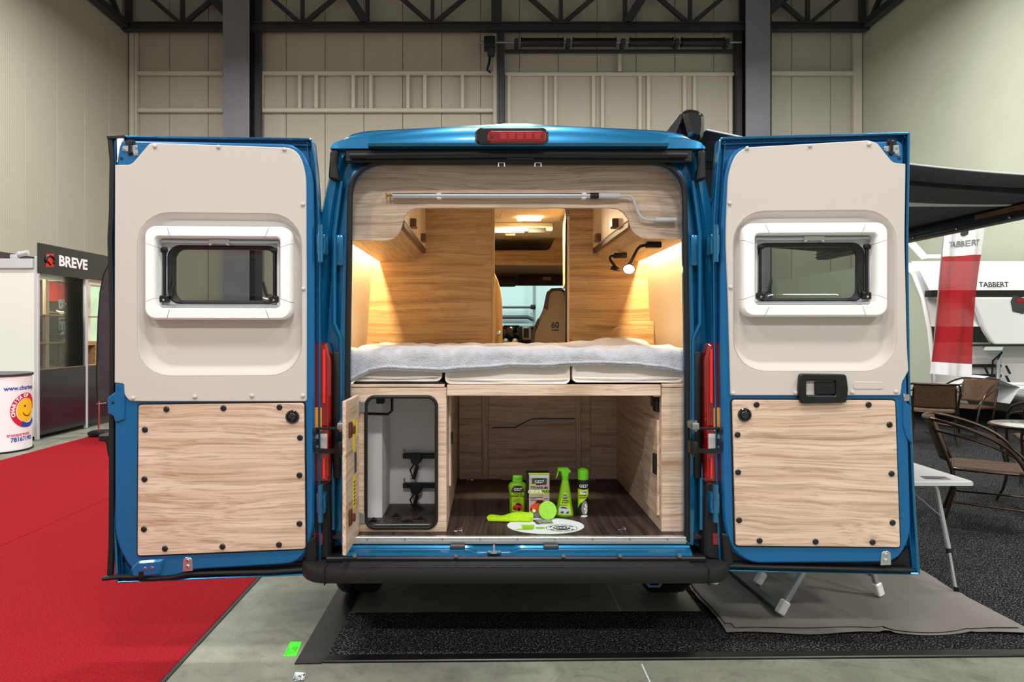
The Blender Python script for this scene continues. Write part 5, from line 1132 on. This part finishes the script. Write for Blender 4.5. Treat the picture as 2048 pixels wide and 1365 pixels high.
# --- folded cloth
x0, y0 = foot(976, 1043); x1, y1 = foot(1061, 1042)
def cloth(u, v_):
    x = -.002+u*.222; wv = .012*math.sin(u*5+.5)+.006*math.sin(u*13)
    w_ = .055+.03*u; t = v_*2*math.pi
    y = 3.475+.0*u+w_*.5*math.cos(t)
    z = (.026+.014*u+.004*math.sin(u*11+1)+.006*math.exp(-((u-.85)/.15)**2))*(1 if math.sin(t) > 0 else .0)*abs(math.sin(t))**.45
    z += .0025*math.sin(u*9+t*2)*(1 if math.sin(t) > .1 else 0)
    taper = 1-.25*(1-u)
    return Vector((x+.006*math.sin(t*2+u*3), y, ZF+.001+max(0, z*taper)+.0))
cg = MB().grid(cloth, 46, 30); n_ = 46
cg.raw([cloth(0, j/30) for j in range(30)], [tuple(range(30))]); cg.raw([cloth(1, j/30) for j in range(30)], [tuple(range(30))])
fc = T('microfibre_cloth', 'folded lime microfibre cloth lying in front of the bottle', 'cloth', (.11, 3.475, ZF))
O('upper_fold', cg, m_limecloth, fc, angle=70)
O('lower_fold', MB().tube([(.0, 3.447, ZF+.007), (.02, 3.443, ZF+.008), (.10, 3.438, ZF+.009), (.21, 3.436, ZF+.011)], [.006, .0065, .008, .010], 10).tube([(.001, 3.468, ZF+.013), (.01, 3.462, ZF+.014), (.03, 3.46, ZF+.014)], .006, 8), m_limecloth, fc)
# ================================================================== awning on the van side
YA0, YA1 = 3.6, 7.0
aw = T('awning', 'dark grey roll-out awning fixed along the van roof edge', 'awning', (C+1.0, 5.2, 2.4))
# case with rounded end cap
cs = [at(px, py, 3.5) for px, py in ((1345, 262), (1362, 225), (1378, 219), (1398, 224), (1407, 232), (1408, 258), (1402, 285), (1376, 276), (1352, 270))]
cpoly = rounded([(p.x, p.z) for p in cs], .03, 4)
O('case', MB().prism(cpoly, YA1, 3.56, XZ), m_awncase, aw)
O('end_cap', MB().prism(rounded([(p.x, p.z) for p in cs[1:8]], .03, 4), 3.56, 3.47, XZ, cham=.022), m_blackgloss, aw)
O('wall_bracket', MB().prism([(at(1330, 0, 3.5).x, at(0, 268, 3.5).z), (at(1352, 0, 3.5).x, at(0, 266, 3.5).z), (at(1368, 0, 3.5).x, at(0, 228, 3.5).z), (at(1360, 0, 3.5).x, at(0, 228, 3.5).z)], 3.54, 3.50, XZ), m_awncase, aw)
Z0 = lambda X: 2.30+.255*max(0, (3.4-X)/2.25)**1.9
def fab(u, v_):
    X = 1.15+u*2.28; Y = YA0+v_*(YA1-YA0); return Vector((X, Y, Z0(X)+.03*v_-.03*math.sin(math.pi*v_)*math.sin(math.pi*u)))
af = O('fabric', MB().grid(fab, 30, 24), m_awnf, aw, angle=80)
md = af.modifiers.new('thick', 'SOLIDIFY'); md.thickness = .004
O('fabric_hem', MB().tube([fab(k/30, 0) for k in range(31)], .005, 6), m_lgrey, aw)
fr = O('front_rail', MB().box(3.36, 3.48, YA0-.02, YA1, 2.215, 2.31, .012), m_awncase, aw)
O('rail_groove', MB().box(3.352, 3.362, YA0, YA1, 2.235, 2.245, .001, 1).box(3.352, 3.362, YA0, YA1, 2.265, 2.275, .001, 1), m_ink, aw)
O('brown_panel', MB().box(3.345, 3.355, YA0+.65, YA0+1.1, 2.255, 2.29, .003, 1), M_('brown_metallic', (150, 98, 60), .4, metal=.4), aw)  # plain brown panel on the inner face of the front rail
for k in range(4): O('rail_rivet', MB().lathe([(.008, 0), (.008, -.008)], (3.36, 3.9+.5*k, 2.228), 8, 'X'), m_chrome, aw)
zr_ = at(0, 405, 4.41).z
O('rafter', MB().box(1.2, 3.37, 4.38, 4.43, zr_-.025, zr_+.02, .005, 1), m_white, aw)
for Y in (3.9, 6.6): O('arm', MB().bar((1.2, Y, 2.44), (3.37, Y+.0, 2.27), .04, .05, bev=.006), m_awncase, aw)

# ================================================================== folding chair behind the right door
fcx = T('folding_chair', 'silver framed folding camping chair half hidden behind the door with black handle', 'chair', (1.8, 3.75, .012))
f1 = Vector((*gnd(1558, 1238), .026)); f2 = Vector((*gnd(1760, 1200), .026))
def leg(foot, top, nm='leg'):
    d = (top-foot).normalized()
    O(nm, MB().bar(foot+d*.03, top, .028, .028, bev=.004), m_silver, fcx)
    O('foot_cap', MB().bar(foot, foot+d*.075, .042, .042, bev=.006), m_white, fcx)
off = Vector((.05, .42, 0))
leg(f1, f1+Vector((.30, .06, .46))); leg(f2, f2+Vector((-.16, -.04, .46)))
leg(f1+off, f1+off+Vector((.28, 0, .46))); leg(f2+off, f2+off+Vector((-.16, 0, .46)))
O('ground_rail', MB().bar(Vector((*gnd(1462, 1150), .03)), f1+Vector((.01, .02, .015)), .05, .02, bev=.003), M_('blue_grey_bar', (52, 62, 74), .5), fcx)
for px, y in ((1752, 1170),): 
    p = f2+Vector((.02, .3, 0)); O('thin_strut', MB().tube([p+Vector((0, 0, .05)), p+Vector((-.02, 0, .5))], .006, 6), m_silver, fcx)
zc_ = .47
O('seat', MB().box(1.52, 2.08, 3.5, 4.02, zc_, zc_+.04, .015), M_('grey_chair_cloth', (96, 98, 104), .9), fcx)
O('backrest', MB().prism(rrect(1.53, .55, 2.07, 1.05, .05), 4.05, 4.02, XZ, cham=.01), bpy.data.materials['grey_chair_cloth'], fcx)
for X in (1.53, 2.06): O('back_post', MB().box(X-.014, X+.014, 4.01, 4.04, .3, 1.06, .004, 1), m_silver, fcx)

# ================================================================== camping table with leaflet
tb = T('camping_table', 'white camping table with silver telescopic legs and a leaflet on top', 'table', (2.36, 4.35, .012))
zt = .625
O('table_top', MB().prism(rrect(2.20, 3.93, 2.80, 4.60, .03), zt-.022, zt, XY, cham=.004), M_('pale_table_top', (206, 204, 206), .4), tb)
O('top_edge', MB().loft([[Vector((a, b, z)) for a, b in rrect(2.195, 3.925, 2.805, 4.605, .034)] for z in (zt-.024, zt-.005)]), m_lgrey, tb)
for (a, b), (a2, b2) in (((2.64, 4.02), (2.655, 3.875)), ((2.64, 4.5), (2.66, 4.62)), ((2.32, 4.08), (2.30, 4.1)), ((2.32, 4.5), (2.28, 4.6))):
    p, q = Vector((a, b, zt-.025)), Vector((a2, b2, .02))
    lg = O('leg', MB().tube([p+Vector((-.05, 0, .0)), p+Vector((-.015, 0, -.01)), p+Vector((0, 0, -.05)), p.lerp(q, .64)], .014, 10), m_silver, tb)
    O('lower_leg', MB().tube([p.lerp(q, .62), q], .010, 10), m_chrome, lg)
    O('clamp', MB().tube([p.lerp(q, .62), p.lerp(q, .66)], .0165, 10), m_black, lg)
    O('foot', MB().tube([q-Vector((0, 0, .006)), q+Vector((0, 0, .02))], .013, 10), m_black, lg)
O('brace', MB().tube([(2.45, 4.05, zt-.03), (2.648, 3.97, .40)], .004, 6), m_steel, tb)
lf = T('leaflet', 'printed leaflet lying on the white camping table', 'leaflet', (2.62, 4.03, zt))
O('sheet', MB().prism([(2.555, 3.99), (2.70, 3.98), (2.715, 4.06), (2.575, 4.075)], zt+.0005, zt+.002, XY), m_greyprint, lf)
O('picture', MB().prism([(2.565, 4.035), (2.70, 4.02), (2.708, 4.052), (2.578, 4.068)], zt+.002, zt+.0026, XY), M_('sky_print', (74, 92, 124), .5), lf)
O('text_block', MB().prism([(2.562, 3.995), (2.66, 3.988), (2.665, 4.012), (2.568, 4.022)], zt+.002, zt+.0026, XY), m_dgrey, lf)

# ================================================================== rattan chairs and bistro tables
m_rat = M_('woven_rattan', (92, 66, 46), .6, nscale=90, namt=.6, bump=.8, bscale=90)
m_bronze = M_('bronze_tube', (64, 50, 42), .3, metal=.7)
def rattan():
    t = T('rattan_chair', 'x', 'chair', (0, 0, 0), 'bistro chairs with woven rattan on the speckled carpet')
    # chair faces -Y (front), local coordinates
    zs_ = .42
    O('seat', MB().prism(rrect(-.23, -.23, .23, .22, .06), zs_-.012, zs_+.008, XY, cham=.005), m_rat, t)
    m = MB(); nu = 15
    for k in range(nu):
        x = -.205+.41*k/(nu-1); m.box(x-.010, x+.010, -.215, .205, zs_+.007, zs_+.0125, .002, 1)
    O('woven_strands', m, m_rat, t, kind='stuff')
    O('seat_ring', MB().tube([Vector((a, b, zs_-.004)) for a, b in rrect(-.24, -.24, .24, .23, .06)], .012, 8, closed=True), m_bronze, t)
    def bk(u, v_):
        a = (u-.5)*1.5; return Vector((.26*math.sin(a)/.68*.68*1.3, .255+.05*math.cos(a)*1+.10*v_-.05*(1-math.cos(a))*3, .47+.31*v_))
    b = O('backrest', MB().grid(bk, 16, 10), m_rat, t, angle=80)
    md = b.modifiers.new('thick', 'SOLIDIFY'); md.thickness = .014
    m = MB()
    for k in range(9): m.tube([bk(j/16, (k+.5)/9)+Vector((0, -.009, 0)) for j in range(17)], .006, 5)
    O('woven_bands', m, m_rat, t, kind='stuff')
    L = bk(0, 1); Rr = bk(1, 1)
    O('top_rail', MB().tube([bk(j/16, 1.02) for j in range(17)], .014, 8), m_bronze, t)
    for s in (-1, 1):
        top = bk(0 if s < 0 else 1, 1.02)
        O('arm_leg', MB().tube(bez([top, top+Vector((s*.05, -.06, .0)), Vector((s*.32, -.08, .70)), Vector((s*.31, -.20, .62)), Vector((s*.29, -.26, .5)), Vector((s*.27, -.31, 0))], 18), .013, 8), m_bronze, t)
        O('arm_tube', MB().tube(bez([bk(0 if s < 0 else 1, .75), Vector((s*.34, .08, .66)), Vector((s*.31, -.14, .62)), Vector((s*.28, -.27, .44))], 12), .010, 8), m_bronze, t)
        O('rear_leg', MB().tube([bk(0 if s < 0 else 1, .9)*.98, Vector((s*.235, .22, .42)), Vector((s*.22, .20, .25)), Vector((s*.25, .27, 0))], .013, 8), m_bronze, t)
        O('side_stretcher', MB().tube([Vector((s*.272, -.28, .16)), Vector((s*.23, .22, .16))], .009, 8), m_bronze, t)
    return t
r0 = rattan(); G = 'bistro chairs with woven rattan on the speckled carpet'
def place(o, X, Y, a, lab): o.location = (X, Y, .02); o.rotation_euler = (0, 0, math.radians(a)); o['label'] = lab
XC, YC = 3.86, 5.30
place(r0, XC, YC, 56, 'brown rattan armchair drawn up to the round glass bistro table')
for X, Y, a, lab in ((6.62, 9.45, -64, 'brown rattan armchair in front of the caravan with its locker open'), (5.86, 9.0, 150, 'brown rattan chair with its woven back turned, by the reddish table'), (5.45, 6.65, 150, 'brown rattan armchair on the far side of the glass bistro table')):
    copy_tree(r0, (X, Y, .02), math.radians(a), lab)
def bistro(X, Y, top, mat, lab, r=.33):
    t = T('bistro_table', lab, 'table', (X, Y, .007))
    O('top', MB().lathe([(r-.01, top-.012), (r, top-.008), (r, top-.004), (r-.008, top)], (X, Y, 0), 40), mat, t)
    O('rim', MB().tube([(X+(r+.004)*math.cos(2*math.pi*k/40), Y+(r+.004)*math.sin(2*math.pi*k/40), top-.012) for k in range(40)], .014, 8, closed=True), m_bronze, t)
    for k in range(4):
        a = math.pi/4+k*math.pi/2; d = Vector((math.cos(a), math.sin(a), 0))
        O('leg', MB().tube(bez([Vector((X, Y, top-.02))+d*(r-.03), Vector((X, Y, .45))+d*(r-.06), Vector((X, Y, .3))+d*(r-.2), Vector((X, Y, .018))+d*(r-.04)], 8), .012, 8), m_bronze, t)
    return t
bistro(4.62, 5.75, .70, M_('frosted_glass', (176, 184, 178), .15, coat=1), 'round glass bistro table with bronze rim beside a rattan chair', .32)
bistro(5.30, 9.75, .73, M_('reddish_top', (150, 84, 70), .3), 'round bistro table with reddish top behind the rattan chair back', .42)

# ================================================================== caravan with open front locker
cv = T('caravan', 'white caravan with raised front locker lid beside the smooth hall wall', 'caravan', (8.0, 12, 0))
XA, XB_ = 6.75, 9.2
prof = [(10.42, .45), (10.37, .75), (10.38, 1.0), (10.46, 1.5), (10.62, 2.0), (10.85, 2.38), (11.1, 2.56), (11.6, 2.64), (16, 2.64), (16, .45)]
m_cside = M_('caravan_side', (186, 194, 176), .4)
m_cwhite = M_('caravan_white', (240, 242, 244), .3, coat=.4)
O('side_wall', MB().prism(prof, XA, XA+.03, YZ).prism(prof, XB_-.03, XB_, YZ), m_cside, cv)
up = [p for p in prof if p[1] >= 1.0 and p[0] < 16]
O('front_and_roof', MB().loft([[Vector((x, y, z)) for y, z in [(10.48, 1.55)]+up[3-0-0:]+[(16, 2.64)]] for x in (XA+.03, XB_-.03)], False), m_cwhite, cv)
O('corner_trim', MB().tube([Vector((XA, y-.01, z)) for y, z in prof[:8]], .03, 8), m_cwhite, cv)
O('dark_band', MB().box(XA+.03, XB_-.03, 10.44, 10.62, at(0, 594, 10.5).z, at(0, 581, 10.5).z, .01, 1), m_ink, cv)
O('front_upper', MB().loft([[Vector((x, y, z)) for y, z in ((10.50, at(0, 581, 10.5).z), (10.56, 2.2), (10.72, 2.42), (10.95, 2.60))] for x in (XA+.03, XB_-.03)], False), m_cwhite, cv)
def cvp(x, y, Y=10.42): return at(x, y, Y)
lid = [(cvp(x, y).x, cvp(x, y).z) for x, y in ((1944, 595), (2130, 595), (2130, 690), (1985, 690), (1966, 660))]
ld = O('locker_lid', MB().prism(rounded(lid, .05, 3), 10.46, 10.38, XZ, cham=.02), m_cwhite, cv)
O('lid_flap', MB().prism([(cvp(x, y).x, cvp(x, y).z) for x, y in ((1969, 690), (2007, 690), (2002, 701), (1966, 701))], 10.44, 10.40, XZ), m_paper, cv)
O('lid_seal', MB().box(cvp(1940, 0).x, XB_-.04, 10.39, 10.46, at(0, 693, 10.4).z, at(0, 689, 10.4).z), m_ink, cv)
O('locker_back', MB().box(XA+.3, XB_-.04, 10.80, 10.82, .6, 1.3), m_lwhite, cv)
O('locker_floor', MB().box(XA+.03, XB_-.04, 10.38, 10.82, .62, .66), m_lgrey, cv)
O('lower_front', MB().loft([[Vector((x, y, z)) for y, z in ((10.40, .70), (10.36, .6), (10.42, .45))] for x in (XA+.03, XB_-.03)], False), m_cwhite, cv)
for py in (732, 752):
    hb = O('bottle_bar', MB().box(cvp(1960, 0).x, cvp(2034, 0).x, 10.72, 10.80, at(0, py+3, 10.75).z, at(0, py-3, 10.75).z, .01, 1), m_black, cv)
    for px in (1968, 2012): O('strap', MB().bar(at(px, py, 10.70), at(px+8, py+16, 10.70), .03, .02), m_black, hb)
O('regulator', MB().tube([at(1996, 718, 10.7), at(1995, 758, 10.7)], .035, 10), m_alu, cv)
O('gas_hose', MB().tube([at(1995, 720, 10.68), at(2004, 705, 10.68), at(1986, 722, 10.68), at(1983, 760, 10.68)], .015, 6), m_black, cv)
O('hazard_sticker', MB().box(cvp(1967, 0).x, cvp(1972, 0).x, 10.795, 10.80, at(0, 714, 10.7).z, at(0, 704, 10.7).z), m_yellow, cv)
O('brown_tray', MB().box(cvp(1942, 0).x, cvp(1958, 0).x, 10.5, 10.7, at(0, 654, 10.5).z, at(0, 648, 10.5).z), m_warmlitX, cv)
O('drawbar_cover', MB().loft([[Vector((x, y, z)) for y in (9.95, 10.4)] for x, z in ((7.0, .42), (6.85, .66), (7.3, .82), (7.75, .66), (7.6, .42))]), m_cwhite, cv)
O('drawbar', MB().box(7.9, 8.05, 9.3, 10.4, .40, .52, .02), m_steel, cv)
O('lettering', MB().text('TABBERT', .112, lambda a, b: Vector((at(1987, 0, 10.5).x+a, 10.493+b*.12, at(0, 570, 10.5).z+b)), .004, 1.0), m_dgrey, cv, recalc=False)
p = at(2040, 610, 10.36)
cr_ = O('crest', MB().prism([(p.x-.13, p.z+.05), (p.x-.09, p.z+.14), (p.x+.09, p.z+.10), (p.x+.13, p.z+.02), (p.x+.06, p.z-.14), (p.x-.10, p.z-.10)], 10.38, 10.37, XZ), m_dgrey, cv)
O('crest_field', MB().prism([(p.x-.04, p.z+.10), (p.x+.08, p.z+.08), (p.x+.10, p.z+.03), (p.x-.05, p.z+.04)], 10.37, 10.366, XZ), M_('crest_red', (150, 20, 34), .4), cv)
O('side_window', MB().box(XA-.012, XA+.0, 11.2, 12.6, 1.75, 2.05, .005, 1), m_blackgloss, cv)
for Y in (12.6, 13.4): O('wheel', MB().lathe([(.2, -.08), (.31, -.09), (.32, 0), (.31, .09), (.2, .08)], (XA+.15, Y, .33), 28, 'X'), m_rubber, cv)
O('roof_strut', MB().bar(at(1815, 478, 11.6), at(1850, 516, 11.6), .12, .06).bar(at(1846, 513, 11.6), at(1880, 513, 11.6), .06, .06), m_cwhite, cv)
# ================================================================== hanging banner
YN = 9.75
bn = T('banner', 'red and white upright cloth banner in front of the caravan', 'banner', (at(1905, 0, YN).x, YN, .007))
pA, pB, pC_, pD = at(1889, 462, YN), at(1968, 455, YN), at(1861, 748, YN), at(1941, 754, YN)
pA2, pB2 = pA+(pA-pC_)*.12, pB+(pB-pD)*.12
def bnp(u, v_, n=0): q = pA2.lerp(pB2, u).lerp(pC_.lerp(pD, u), v_); return q+Vector((0, -.03*math.sin(u*9+v_*4)-.015*math.sin(u*21-v_*6)-n, 0))
f = .107
def strip(v0, v1): return MB().grid(lambda u, w: bnp(u, v0+(v1-v0)*w), 24, 20)
v1_ = f+(1-f)*(514-462)/(748-462); v2_ = f+(1-f)*(724-462)/(748-462)
m_bred = M_('banner_red', (168, 14, 30), .85, alpha=.93); m_bwhite = M_('banner_white', (236, 236, 240), .85)
for a, b, m__ in ((0, v1_, m_bwhite), (v1_, v2_, m_bred), (v2_, 1, m_bwhite)): O('cloth', strip(a, b), m__, bn, angle=80)
vt = f+(1-f)*(491-462)/(748-462); wn = (pB-pA).length
O('lettering', MB().text('TABBERT', .112, lambda a, b: bnp(.5+a/wn, vt-b/2.25, .008), .002), m_greyprint, bn, recalc=False)
O('crest', MB().prism([(-.05, .05), (.06, .055), (.055, -.04), (.0, -.06), (-.05, -.04)], 0, .002, lambda a, b, n: bnp(.52+a/wn, vt-.075-b/2.25, .006+n)), m_dgrey, bn)
O('crest_field', MB().prism([(.0, .05), (.055, .05), (.05, -.04), (.0, -.055)], 0, .002, lambda a, b, n: bnp(.52+a/wn, vt-.075-b/2.25, .009+n)), bpy.data.materials['crest_red'], bn)
O('pole', MB().tube([(at(1872, 0, YN).x, YN+.06, .007), (pC_.x+.05, YN+.05, pC_.z), pA2+Vector((.02, .05, .0))], .012, 8), m_silver, bn)
O('base_plate', MB().box(at(1862, 0, YN).x, at(1884, 0, YN).x, YN-.02, YN+.16, .0075, .02, .004, 1), m_black, bn)

# ================================================================== exhibition booth on the left
bo = T('display_booth', 'white framed exhibition booth with black fascia and glazed display case', 'booth', (-6.5, 10.2, 0))
XW = -6.1
O('front_wall', MB().box(-7.6, XW-.05, 9.24, 9.30, .05, 2.42, .004, 1), M_('white_booth_wall', (228, 230, 222), .6), bo)
O('front_beam', MB().box(-7.6, XW-.05, 9.20, 9.30, 2.33, 2.46, .006, 1), m_lgrey, bo)
for Y in (9.26, 10.38, 11.4, 12.4): O('post', MB().box(XW-.05, XW, Y-.025, Y+.025, 0, 2.5, .008, 1), m_lgrey, bo)
fs = O('fascia', MB().box(XW-.0, XW+.012, 9.22, 12.4, 2.27, 2.68, .003, 1), M_('gloss_black_fascia', (22, 22, 25), .25, coat=.6), bo)
fY = lambda a, b, n=0: Vector((XW+.0125+n, 9.22+a, 2.475+b))
Ya = lambda px: -XW*0+((XW+.012)*F/(px-CX))-9.22
zf = lambda px, py: H-(py-CY)/F*((XW+.012)*F/(px-CX))-2.475
O('lettering', MB().text('BREVE', .205, lambda a, b: fY((Ya(113)+Ya(178))/2+a, zf(146, 527)+b, .002), .008, 1.22), m_white, bo, recalc=False)
rb = [(Ya(92), zf(92, 534)), (Ya(107), zf(107, 534)), (Ya(107), zf(107, 508)), (Ya(92), zf(92, 508))]
O('red_square', MB().prism(rb, 0, .003, fY), M_('logo_red', (226, 48, 36), .4), bo)
ca_, cb_ = (rb[0][0]+rb[1][0])/2, (rb[0][1]+rb[2][1])/2
O('logo_swirl', MB().tube([fY(ca_+.085*math.cos(t), cb_+.06*math.sin(t), .004) for t in [math.radians(x) for x in range(-40, 230, 15)]], .018, 6).bar(fY(ca_+.01, cb_-.07, .004), fY(ca_-.06, cb_-.02, .004), .03, .01), m_ink, bo)
O('lower_panel', MB().box(XW-.03, XW-.01, 9.29, 10.35, .06, .95, .003, 1).box(XW-.03, XW-.01, 10.41, 12.4, .06, .95, .003, 1), M_('dark_navy_panel', (26, 28, 38), .25, coat=.5), bo)
O('showcase_floor', MB().box(XW-.75, XW-.035, 9.32, 12.3, .92, .96, .003, 1), m_warmlitX, bo)
O('back_panel', MB().box(XW-.80, XW-.76, 9.32, 11.6, .05, 2.6), M_('dark_backdrop', (58, 50, 56), .6), bo)
O('bright_window', MB().box(XW-.80, XW-.76, 11.7, 13.0, .96, 2.25), M_('outdoor_view', (120, 150, 110), .5, nscale=3, namt=.6, emit=(200, 226, 190), estr=.9), bo)
O('window_post', MB().box(XW-.76, XW-.72, 11.6, 11.7, .05, 2.6, .004, 1), m_ivory, bo)
O('upright', MB().box(XW-.14, XW-.09, 9.55, 9.62, .96, 2.27, .003, 1), m_woodZ, bo)
O('top_beam', MB().box(XW-.10, XW-.04, 9.30, 12.3, 2.20, 2.27, .003, 1), m_ivory, bo)
O('upright', MB().box(XW-.10, XW-.05, 10.33, 10.36, .96, 2.3, .003, 1), m_warmlitZ, bo)
O('glass_pane', MB().box(XW-.028, XW-.022, 9.29, 10.35, .96, 2.27), m_clear, bo)
shz = (1.715, 1.32)
for z in shz: O('shelf', MB().box(XW-.72, XW-.08, 9.34, 10.95, z-.02, z, .002, 1), m_warmlitY, bo)
O('banner_print', MB().box(XW-.755, XW-.75, 10.6, 11.15, 1.95, 2.25), bpy.data.materials['logo_red'], bo)
O('upright_lettering', MB().text('BREVE', .24, lambda a, b: Vector((XW-.745, 10.95+b, 1.58-a)), .012, 1.25), m_lgrey, bo, recalc=False)
for z in (1.9, 1.35, .98): O('wood_block', MB().box(XW-.10, XW-.06, 10.1, 10.33, z-.27, z-.20, .003, 1), m_warmlitY, bo)
O('stool_frame', MB().box(XW-.3, XW-.06, 10.15, 10.2, .96, 1.3).box(XW-.3, XW-.06, 10.15, 10.75, 1.26, 1.31).box(XW-.3, XW-.06, 10.7, 10.75, .96, 1.26), m_warmlitY, bo)
area('showcase_light', (XW-.35, 9.9, 2.24), .4, 1.0, 34, (1, .88, .7))
# tow bars on show
def towbar(X, Y, z, a, lab):
    t = T('tow_bar', lab, 'tow bar', (0, 0, 0), 'tow bars in the glazed display case')
    O('cross_tube', MB().tube([(0, -.32, .06), (0, -.28, .07), (0, .28, .07), (0, .32, .06)], .032, 10), M_('gloss_dark_tube', (40, 36, 34), .2, metal=.6), t)
    O('ball_neck', MB().tube(bez([Vector((0, 0, .07)), Vector((.14, 0, .0)), Vector((.2, 0, .06)), Vector((.18, 0, .15))], 8), .02, 10).lathe([(.002, .13), (.02, .135), (.03, .16), (.02, .182), (.002, .187)], (.18, 0, 0), 12), m_chrome, t)
    for s in (-1, 1): O('side_plate', MB().box(-.02, .06, s*.3-.006, s*.3+.006, .0, .14, .003, 1), m_dsteel, t)
    t.location = (X, Y, z); t.rotation_euler = (0, 0, math.radians(a)); t['label'] = lab; return t
towbar(XW-.33, 10.12, 1.716, 8, 'black tow bar with chrome ball on the top display shelf')
towbar(XW-.35, 10.15, 1.321, -6, 'black tow bar with chrome ball on the middle display shelf')
towbar(XW-.33, 10.1, .961, 5, 'black tow bar with chrome ball on the showcase floor')
towbar(XW-.40, 11.4, .961, 25, 'black tow bar with chrome ball in the far showcase bay')
for y, lab in ((9.35, 'dark box on the top display shelf beside the tow bar'),): pass
O('spotlight', MB().box(-6.47, -6.37, 9.22, 9.28, 2.462, 2.52, .01).tube([(-6.36, 9.25, 2.52), (-6.24, 9.25, 2.55)], .035, 10).tube([(-6.42, 9.25, 2.5), (-6.36, 9.25, 2.56)], .012, 8), m_lgrey, label='small grey spotlight clamped on the booth beam', cat='spotlight')
# beach flag
YF = 9.6
ft = T('beach_flag', 'dark navy fabric beach flag beside the booth', 'flag', (at(205, 0, YF).x, YF, 0))
fp = [at(px, py, YF).xz.to_tuple() for px, py in ((197, 802), (195, 760), (196, 700), (198, 640), (202, 585), (209, 550), (221, 526), (240, 512), (262, 520), (262, 812), (236, 806), (232, 806))]
O('cloth', MB().prism(fp, YF+.006, YF-.006, XZ), M_('navy_flag', (58, 52, 58), .85, nscale=6, namt=.3), ft)
O('mast', MB().tube([Vector((a-.01, YF, b)) for a, b in fp[:8]], .012, 8), m_black, ft)
O('flag_print', MB().prism([at(px, py, YF).xz.to_tuple() for px, py in ((227, 572), (245, 560), (245, 600), (227, 606))], YF-.007, YF-.009, XZ), bpy.data.materials['logo_red'], ft)
pb = at(199, 810, YF)
O('ground_pin', MB().tube([Vector((pb.x-.01, YF, .01)), Vector((pb.x-.01, YF, pb.z+.05))], .012, 8).tube([at(194, 808, YF), at(212, 806, YF)], .008, 6), m_chrome, ft)
O('water_bag', MB().lathe([(.05, .0), (.16, .01), (.17, .05), (.12, .075), (.05, .08)], (pb.x+.02, YF, .009), 18), m_black, ft)
# promotion counter
kx, ky, kr = -6.16, 8.5, .40
pcn = T('promotion_counter', 'white round promotion counter with yellow smiling face emblem', 'counter', (kx, ky, 0))
O('drum', MB().lathe([(kr, .02), (kr, .93)], (kx, ky, 0), 48), M_('white_banner_foil', (238, 236, 238), .4), pcn)
O('top_board', MB().lathe([(kr+.012, .93), (kr+.015, .935), (kr+.015, .955), (kr+.01, .96)], (kx, ky, 0), 48), m_dgrey, pcn)
O('base_board', MB().lathe([(kr+.012, .0), (kr+.015, .004), (kr+.015, .02), (kr+.005, .022)], (kx, ky, 0), 48), m_black, pcn)
th0 = math.atan2(-kx, -(0-ky))  # direction from the counter to the eye
def cyc(a, b, n=0):
    t = .30*0+th_c+a/kr; return Vector((kx+(kr+.001+n)*math.sin(t), ky-(kr+.001+n)*math.cos(t), b))
th_c = math.radians(90)
def disc(cx_, cz_, r0, r1, a0=0, a1=360, n=0.0, sz=1):
    m = MB(); k = 40
    m.loft([[cyc(cx_+r*math.cos(math.radians(a0+(a1-a0)*i/k)), cz_+sz*r*math.sin(math.radians(a0+(a1-a0)*i/k)), n) for i in range(k+1)] for r in [r0+(r1-r0)*q/5 for q in range(6)]], False); return m
ez = at(0, 824, 8.3).z; e0 = .0
m_cy = M_('emblem_yellow', (250, 196, 30), .4); m_cr = M_('emblem_red', (206, 30, 60), .4); m_cb = M_('emblem_blue', (30, 70, 160), .4)
O('emblem_ring', disc(e0, ez, .15, .215, 0, 265, .001), m_cr, pcn, recalc=False)
O('emblem_face', disc(e0+.01, ez, .0, .145, 0, 360, .0012), m_cy, pcn, recalc=False)
O('emblem_smile', disc(e0+.02, ez, .07, .082, 200, 340, .0022).raw(disc(e0-.02, ez+.05, 0, .014, n=.0022).v, disc(e0-.02, ez+.05, 0, .014).f), m_ink, pcn, recalc=False)
O('emblem_hand', disc(e0+.03, ez-.01, .15, .205, 235, 320, .0018), m_cb, pcn, recalc=False)
def arc_word(word, a0):
    mm = MB()
    for i, ch in enumerate(word):
        a = math.radians(a0-13*i); mm.text(ch, .058, lambda x, y, a=a: cyc(e0+math.cos(a)*(.182+y)+math.sin(a)*x, ez+math.sin(a)*(.182+y)-math.cos(a)*x, .002), .003)
    O('emblem_lettering', mm, m_white, pcn, recalc=False)
arc_word('CHARITA', 196); arc_word('OP', 96)
O('web_lettering', MB().text('www.charitaop', .075, lambda a, b: cyc(-.28+a, at(0, 778, 8.3).z+b, .001), .002, align='LEFT'), m_cb, pcn, recalc=False)
O('account_lettering', MB().text('transparentni', .058, lambda a, b: cyc(-.25+a, at(0, 872, 8.3).z+b, .001), .001, align='LEFT'), m_cr, pcn, recalc=False)
O('number_lettering', MB().text('781671902', .075, lambda a, b: cyc(-.21+a, at(0, 882, 8.3).z+b, .001), .002, align='LEFT'), m_cb, pcn, recalc=False)
